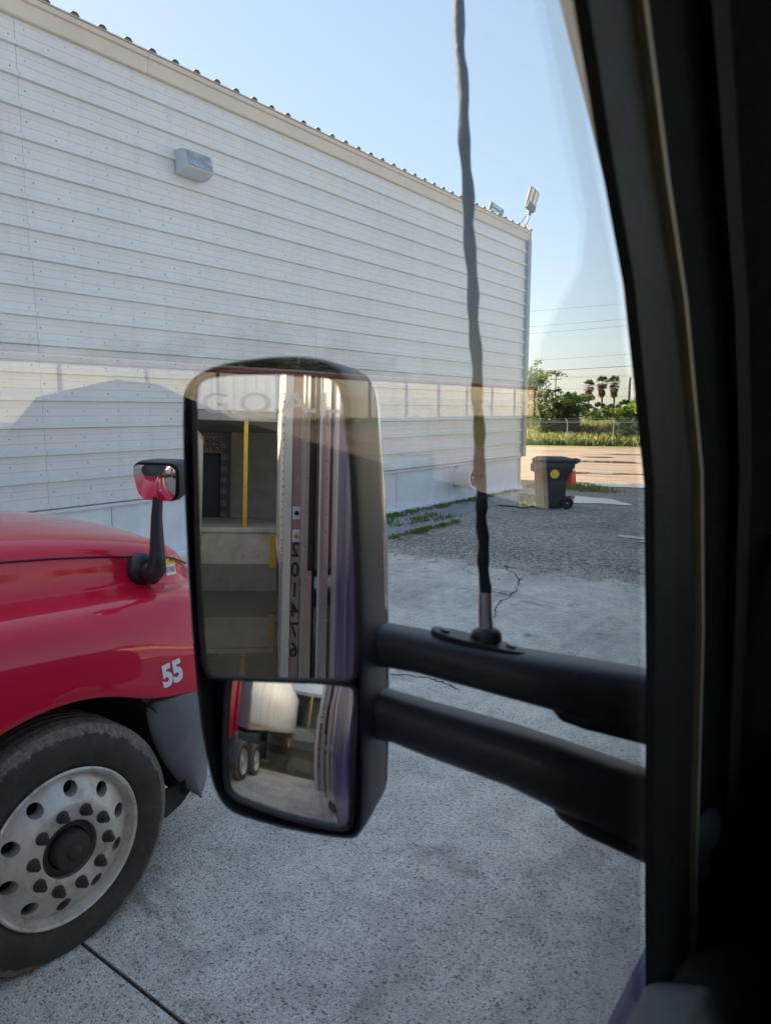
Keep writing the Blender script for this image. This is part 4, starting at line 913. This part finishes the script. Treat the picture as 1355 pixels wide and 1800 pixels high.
# door below the glass
MB().box(-.262, -.2185, -.75, 1.35, .85, 1.40).build('door_skin', 'purple', pt, bevel=.012)
MB().loft([[(-.206, y, z), (-.15, y, z + .01), (-.10, y, z - .06), (-.10, y, .85), (-.206, y, .85)] for y, z in ((-.62, 1.52), (.62, 1.52), (.76, 1.50), (.9, 1.43), (1.2, 1.40))]).build('door_panel', 'cab_grey', pt, smooth=40)
MB().loft([[(-.2, .80 + dy, 1.30), (-.15, .84 + dy, 1.30), (-.15, .86 + dy, 1.50 - dz), (-.2, .79 + dy, 1.53 - dz)] for dy, dz in ((-.12, -.01), (0, 0), (.1, .07), (.2, .09))]).build('sill_cap', 'cab_grey', pt, bevel=.01)
# cab shell
MB().box(-.262, -.19, -.80, -.62, .85, 2.94).build('door_pillar', 'cab_trim', pt)
MB().box(-.27, 1.75, -1.0, .42, 2.86, 2.94).build('headliner', 'fabric', pt)
MB().box(-.29, 1.77, -2.12, .6, 2.945, 3.1).build('roof', 'purple', pt, bevel=.04)
MB().box(-.18, 1.66, -2.0, -1.9, .85, 2.93).build('rear_wall', 'fabric', pt)
MB().box(-.2, 1.68, -1.9, 1.5, .8, .88).build('cab_floor', 'fabric', pt)
MB().box(-.29, -.262, -2.12, -.76, .75, 2.94).build('sleeper_side', 'purple', pt, bevel=.01)
MB().box(1.68, 1.77, -2.12, -.62, .75, 2.94).build('sleeper_side', 'purple', pt)
MB().box(1.68, 1.77, -.62, 1.35, .75, 1.55).build('door_panel', 'cab_trim', pt)
MB().add([(1.70, -.62, 1.55), (1.70, .80, 1.55), (1.70, .40, 2.66), (1.70, -.62, 2.66), (1.704, -.62, 1.55), (1.704, .80, 1.55), (1.704, .40, 2.66), (1.704, -.62, 2.66)], [(0, 1, 2, 3), (7, 6, 5, 4), (0, 4, 5, 1), (1, 5, 6, 2), (2, 6, 7, 3), (3, 7, 4, 0)]).build('window_pane', 'pane_glass', pt)
MB().tube([(1.69, .82, 1.5), (1.69, .74, 2.1), (1.67, .20, 2.92)], .06, 8).build('front_pillar', 'cab_trim', pt)
# dash, windshield, steering wheel
MB().loft([[(x, 1.52, .88), (x, 1.52, z), (x, 1.36, z + .01), (x, 1.10, z - .05), (x, .88, z - .28), (x, .80, .88)] for x, z in ((-.04, 1.94), (.3, 1.985), (.65, 2.05), (1.3, 2.18), (1.66, 2.29))]).build('dashboard', 'cab_trim', pt, smooth=40)  # shape raised towards the passenger side to block reflections in the side pane
MB().loft([[(x, 1.44 - b_, z), (x, 1.446 - b_, z), (x, .816 - b_, 2.90), (x, .81 - b_, 2.90)] for x, b_, z in ((-.09, .10, 1.96), (.4, .0, 2.01), (1.1, .0, 2.16), (1.64, .10, 2.30))]).build('windshield', 'pane_glass', pt, smooth=40)
sw = MB().lathe([(.225 + .016 * math.cos(a), .016 * math.sin(a)) for a in [2 * math.pi * k / 10 for k in range(11)]], (.42, .46, 1.44), (0, -.55, .83), 48).build('steering_wheel', 'black_plastic', pt, smooth=60)
MB().lathe([(0, .03), (.07, .02), (.09, -.03), (.05, -.08), (.03, -.4), (0, -.4)], (.42, .46, 1.43), (0, -.55, .83), 20).build('wheel_boss', 'black_plastic', sw, smooth=50)
for a in (.3, 2.84, 4.71):
    u_ = Vector((1, 0, 0)); v_ = Vector((0, .83, .55)); d = u_ * math.cos(a) + v_ * math.sin(a); MB().tube([Vector((.42, .46, 1.44)) + d * .06, Vector((.42, .46, 1.44)) + d * .215], .014, 8).build('spoke', 'black_plastic', sw)
# hood and nose ahead of the windshield
HS = [(1.52, 1.68, 1.0), (2.2, 1.72, .98), (3.0, 1.68, .95), (3.6, 1.56, .90), (3.95, 1.35, .84)]
MB().loft([[(.74 - 1.0 * w_, y, .6), (.74 - 1.0 * w_, y, z - .30), (.74 - .86 * w_, y, z - .10), (.74 - .5 * w_, y, z - .01), (.74, y, z + .02), (.74 + .5 * w_, y, z - .01), (.74 + .86 * w_, y, z - .10), (.74 + 1.0 * w_, y, z - .30), (.74 + 1.0 * w_, y, .6)] for y, z, w_ in HS]).build('hood', 'purple', pt, smooth=40)
hood_mirror(pt, (1.62, 3.3, 1.50), 1, (1.86, 3.35, 1.86), (-.3, -1, 0))
for q, y in ((-1, 2.75), (1, 2.75), (-1, -3.6), (1, -3.6), (-1, -4.95), (1, -4.95)):
    c = Vector((.74 + q * 1.02, y, .49 + gz(.7, y))); ty = MB().lathe(tyre_prof(), c, (q, 0, 0), 40).build('tyre', 'tyre', pt, smooth=38, origin=c)
    MB().lathe([(.30, -.03), (.315, 0), (.295, -.02), (.28, -.06), (.14, -.03), (.10, .03), (0, .03)], c, (q, 0, 0), 32).build('rim', 'chrome', ty, smooth=35, origin=c)
# polished panels behind the sleeper: flared shield, numbered post, side shield
FL = [(-.285, -2.13), (-.305, -2.22), (-.36, -2.36), (-.42, -2.50), (-.452, -2.60)]
mb = MB(); mb.loft([[(x, y, .72), (x, y, 3.3), (x + .02, y - .01, 3.3), (x + .02, y - .01, .72)] for x, y in FL]); fs = mb.build('flared_shield', 'stainless', pt, smooth=50)
for k in range(26):
    z = .8 + k * .095; MB().lathe([(0, .005), (.004, .0035), (.006, 0)], (-.332, -2.29, z), (-.9, .42, 0), 8).build('rivet', 'screw', fs)
    if k % 2 == 0: MB().lathe([(0, .006), (.005, .004), (.007, 0)], (-.424, -2.515, z), (-.9, .42, 0), 8).build('rivet', 'screw', fs)
for (xa, ya), (xb, yb_), m_ in (((-.303, -2.20), (-.318, -2.235), 'chrome'), ((-.365, -2.355), (-.378, -2.385), 'chrome'), ((-.385, -2.405), (-.392, -2.42), 'ink'), ((-.438, -2.54), (-.447, -2.57), 'alu_post')):
    MB().loft([[(x - .006, y + .004, .73), (x - .006, y + .004, 3.29), (x + .01, y - .006, 3.29), (x + .01, y - .006, .73)] for x, y in ((xa, ya), (xb, yb_))]).build('trim_strip', m_, fs)
MB().box(-.418, -.395, -2.48, -2.44, 1.62, 3.3).build('dark_slot', 'ink', fs)
MB().box(-.555, -.505, -2.68, -2.615, .72, 3.4).build('corner_post', 'alu_post', pt, bevel=.004)
np_ = MB().box(-.504, -.456, -2.68, -2.612, .72, 3.4).build('number_post', 'oxide', pt, bevel=.002)
for k, ch in enumerate('201476'):
    text_obj('number_decal', ch, .118, 'ink', np_, (-.482, -2.609, 1.717 - k * .116), (-1, 0, 0), UP, bold=.002, depth=.001, sx=.8)
for z, m_ in ((1.93, 'ink'), (1.80, 'lens_amber')):
    sk = MB().box(-.501, -.459, -2.6115, -2.608, z - .036, z + .036).build('lamp_plate', 'white_paint', np_); MB().lathe([(0, .02), (.010, .017), (.014, .0)], (-.478, -2.608, z), (0, 1, 0), 14).build('marker_lamp', m_, sk, smooth=60)
mb = MB()
for k in range(60): mb.lathe([(0, .007), (.006, .005), (.008, 0)], (-.556, -2.64, .76 + k * .044), (-1, 0, 0), 8)
mb.build('edge_rivets', 'screw', pt, kind='stuff')
MB().box(-.553, -.53, -4.6, -2.69, .72, 3.4).build('side_shield', 'stainless', pt)
MB().box(1.77, 2.02, -4.6, -2.2, .72, 3.4).build('side_shield', 'stainless', pt)
MB().box(-.25, 1.72, -4.4, -2.13, .55, .95).build('frame_rail', 'dark_gap', pt)
MB().lathe([(0, 0), (.27, 0), (.30, .03), (.30, 1.2), (.27, 1.23), (0, 1.23)], (-.05, -1.95, .55), (0, 1, 0), 36).build('fuel_tank', 'chrome', pt, smooth=40)
MB().lathe([(.62, .0), (.62, .3), (.60, .3), (.60, 0)], (-.40, -1.35, .35), (1, 0, 0), 24, a0=0, a1=3.14159).build('quarter_fender', 'purple', pt, smooth=50) if False else None
trailer('box trailer coupled to the purple truck, seen edge-on in the side mirror', .775, -5.3, -18.25, 3.6, 'trailer_white')

# --- side mirror on its two arms
MN = Vector((.3843, -.9218, .0514)); MU = Vector((.923, .3848, 0)); MV = Vector((-.0198, .0474, .9987)); M0 = Vector((-.6142, .6143, 2.0599))
sm = sub('side_mirror', pt, M0)
def mp_(u, v, n_=0.): return M0 + MU * u + MV * v + MN * n_
HO = [(-0.1247, 0.1557), (-0.1247, 0.0493), (-0.1189, -0.0959), (-0.108, -0.2446), (-0.0951, -0.3156), (-0.085, -0.3504), (-0.0675, -0.3712), (-0.0398, -0.3788), (0.0301, -0.3863), (0.0939, -0.3867), (0.107, -0.381), (0.1119, -0.3597), (0.111, -0.1866), (0.1061, -0.0473), (0.0995, 0.0547), (0.0948, 0.115), (0.0917, 0.1549), (0.0859, 0.18), (0.0718, 0.1947), (0.0435, 0.2031), (0.0076, 0.2051), (-0.0365, 0.2018), (-0.0779, 0.1963), (-0.1087, 0.1836), (-0.1206, 0.1697)]
def smooth_poly(P, it=2):
    for _ in range(it):
        Q = []
        for k in range(len(P)):
            a, b_ = P[k], P[(k + 1) % len(P)]; Q += [(a[0] * .75 + b_[0] * .25, a[1] * .75 + b_[1] * .25), (a[0] * .25 + b_[0] * .75, a[1] * .25 + b_[1] * .75)]
        P = Q
    return P
HO = smooth_poly(HO, 1); HC = (-.005, -.09)
def scl(P, s, c=HC): return [(c[0] + (u - c[0]) * s, c[1] + (v - c[1]) * (1 - (1 - s) * .55)) for u, v in P]
def ring(P, n_, s=1.): return [mp_(u, v, n_) for u, v in scl(P, s)]
MB().loft([ring(HO, -.034, .95), ring(HO, .004, .96), ring(HO, .007, .968), ring(HO, .008, .985), ring(HO, .003, 1.0), ring(HO, -.02, 1.012), ring(HO, -.105, 1.02), ring(HO, -.112, 1.0)]).build('housing', 'black_plastic', sm, smooth=45)
MB().loft([ring(HO, -.1125, 1.005), ring(HO, -.114, 1.018), ring(HO, -.135, 1.0), ring(HO, -.155, .93), ring(HO, -.172, .78), ring(HO, -.18, .5)]).build('back_cover', 'chrome', sm, smooth=60)
MAIN = [(-0.1044, 0.1626), (-0.1038, 0.0854), (-0.1025, -0.0583), (-0.0967, -0.1684), (-0.0921, -0.1889), (-0.0818, -0.1925), (0.0073, -0.1882), (0.0814, -0.1829), (0.0958, -0.1795), (0.1015, -0.1698), (0.1004, -0.0476), (0.0953, 0.0546), (0.0877, 0.1283), (0.0811, 0.1648), (0.0719, 0.1762), (0.0507, 0.1817), (-0.007, 0.1844), (-0.0666, 0.1831), (-0.0957, 0.1779)]
CONV = [(-0.0756, -0.2039), (-0.0724, -0.1961), (-0.0621, -0.193), (0.0073, -0.1926), (0.0814, -0.1915), (0.0959, -0.193), (0.1003, -0.2019), (0.1008, -0.2592), (0.1001, -0.3466), (0.0973, -0.3588), (0.0863, -0.3641), (0.0224, -0.361), (-0.0475, -0.3531), (-0.065, -0.3478), (-0.0712, -0.3356), (-0.0755, -0.279)]
mg = MB().prism([mp_(u, v, .0055) for u, v in MAIN], MN * .003).build('main_glass', 'mirror', sm)
MB().prism([mp_(u, v, -.033) for u, v in scl(MAIN, 1.015, (0, 0))], MN * .0375).build('glass_backing', 'black_plastic', sm)
def loop(P, r, n_, name):
    pts = [mp_(u, v, n_) for u, v in smooth_poly(P, 1)]; pts.append(pts[0]); pts.append(pts[1]); MB().tube(pts, r, 8, cap=False).build(name, 'black_plastic', sm, smooth=60)
loop(scl(MAIN, 1.02, (0, 0)), .0042, .007, 'main_bezel')
SC_ = (.0859, -.3669, -.7379); SR = .75
CV = [(u, v) for u, v in smooth_poly(CONV, 1)]; cc = (.013, -.276); P = []; RG = 18
def sphn(u, v): return SC_[2] + math.sqrt(SR * SR - (u - SC_[0]) ** 2 - (v - SC_[1]) ** 2) + .006
for k in range(RG):
    f_ = 1 - k / RG
    for u, v in CV:
        uu, vv = cc[0] + (u - cc[0]) * f_, cc[1] + (v - cc[1]) * f_; P.append(mp_(uu, vv, sphn(uu, vv)))
P.append(mp_(cc[0], cc[1], sphn(*cc))); nC = len(CV); mb = MB()
mb.add(P, [(k * nC + j, k * nC + (j + 1) % nC, (k + 1) * nC + (j + 1) % nC, (k + 1) * nC + j) for k in range(RG - 1) for j in range(nC)] + [((RG - 1) * nC + j, (RG - 1) * nC + (j + 1) % nC, RG * nC) for j in range(nC)])
mb.build('convex_glass', 'mirror', sm, smooth=180)
pts = [mp_(u, v, sphn(u, v) + .001) for u, v in [(cc[0] + (u - cc[0]) * 1.012, cc[1] + (v - cc[1]) * 1.012) for u, v in CV]]; pts += pts[:2]
MB().tube(pts, .004, 8, cap=False).build('convex_bezel', 'black_plastic', sm, smooth=60)
text_obj('safety_decal', 'G.O.A.L.', .034, 'frost_decal', mg, mp_(-.004, .148, .0092), MU, MV, depth=0, sx=1.55, bold=.0004)
def sect(c, h, d, dr, n_=16):
    dr = Vector(dr).normalized(); s = dr.cross(UP).normalized(); u_ = s.cross(dr); out = []
    for k in range(n_):
        a = 2 * math.pi * (k + .5) / n_; ca, sa = math.cos(a), math.sin(a); e_ = .7
        out.append(Vector(c) + s * (d / 2) * math.copysign(abs(ca) ** e_, ca) + u_ * (h / 2) * math.copysign(abs(sa) ** e_, sa))
    return out
def arm(pts, name):
    Rg = []
    for k, (c, h, d) in enumerate(pts):
        dr = Vector(pts[min(k + 1, len(pts) - 1)][0]) - Vector(pts[max(k - 1, 0)][0]); Rg.append(sect(Vector(c) + UP * .003, h * .84, d * 1.4, dr))
    return MB().loft(Rg).build(name, 'arm_plastic', sm, smooth=70)
A1 = [((-.56, .72, 1.893), .068, .05), ((-.534, .743, 1.886), .063, .052), ((-.506, .768, 1.878), .062, .056), ((-.411, .851, 1.844), .074, .066), ((-.34, .918, 1.818), .088, .072), ((-.266, .986, 1.791), .102, .08), ((-.22, 1.03, 1.775), .108, .084)]
A2 = [((-.55, .71, 1.803), .076, .05), ((-.522, .735, 1.792), .069, .054), ((-.491, .761, 1.776), .074, .058), ((-.402, .838, 1.733), .086, .068), ((-.329, .903, 1.687), .104, .076), ((-.253, .969, 1.639), .122, .085), ((-.208, 1.01, 1.612), .13, .088)]
a1 = arm(A1, 'arm'); a2 = arm(A2, 'arm')
def cover(A, i0, drop, nm, par):
    Rg = []; L_ = [A[i0 - 1]] + A[i0:]; q0 = Vector(A[i0 - 1][0]).lerp(Vector(A[i0][0]), .62)
    seq = [(q0, .02, .03), (q0.lerp(Vector(A[i0][0]), .25), .036, A[i0][2] * .9)] + [(Vector(c), h * .36, d * 1.28) for c, h, d in A[i0:]]
    dr = Vector(A[-1][0]) - Vector(A[i0 - 1][0])
    return MB().loft([sect(Vector(c) - UP * (drop if k > 1 else drop * .9), h, d, dr) for k, (c, h, d) in enumerate(seq)]).build(nm, 'black_plastic', par, smooth=60)
cover(A1, 4, .032, 'arm_cover', sm); cover(A2, 4, .040, 'arm_cover', sm)
# antenna on the upper arm
an = sub('antenna', pt, (-.443, .839, 1.885))
ad = (Vector(A1[3][0]) - Vector(A1[2][0])).normalized(); asd = ad.cross(UP).normalized(); aup = asd.cross(ad)
pc = Vector((-.449, .822, 1.8905)); pp = []
for k in range(24):
    a = 2 * math.pi * k / 24; pp.append(pc + ad * (.066 * math.copysign(abs(math.cos(a)) ** .6, math.cos(a))) + asd * (.024 * math.copysign(abs(math.sin(a)) ** .7, math.sin(a))))
MB().prism([p - aup * .006 for p in pp], aup * .009).build('mount_plate', 'black_plastic', an, bevel=.002)
for q in (-.048, .046): MB().lathe([(0, .003), (.006, .003), (.007, 0)], pc + ad * q + aup * .003, aup, 12).build('plate_screw', 'black_gloss', an)
b0 = Vector((-.443, .834, 1.892))
MB().lathe([(.021, -.004), (.021, .006), (.018, .012), (.012, .015), (.0, .016)], b0, (-.1, .05, 1), 24).build('grommet', 'black_plastic', an, smooth=50)
MB().tube([b0 + Vector((0, 0, .01)), (-.447, .837, 1.922), (-.451, .843, 1.953)], [.0098, .0094, .0086], 14).build('ferrule', 'galv', an, smooth=60)
W = [(-.451, .843, 1.951), (-.466, .854, 2.078), (-.486, .871, 2.256), (-.515, .89, 2.487), (-.549, .914, 2.757), (-.58, .935, 3.0)]
rr = random.Random(4); wp_, wr = [], []
for k in range(len(W) - 1):
    for s in range(14):
        t_ = s / 14; p = Vector(W[k]).lerp(Vector(W[k + 1]), t_); ph = (k * 14 + s) * .9
        wp_.append(p + Vector((math.cos(ph), math.sin(ph), 0)) * .0011 + Vector((rr.uniform(-.0004, .0004), 0, 0))); wr.append(.0078 + .0010 * math.sin(ph * 1.7) + rr.uniform(-.0003, .0003))
MB().tube(wp_, wr, 12).build('whip', 'rubber', an, smooth=60)
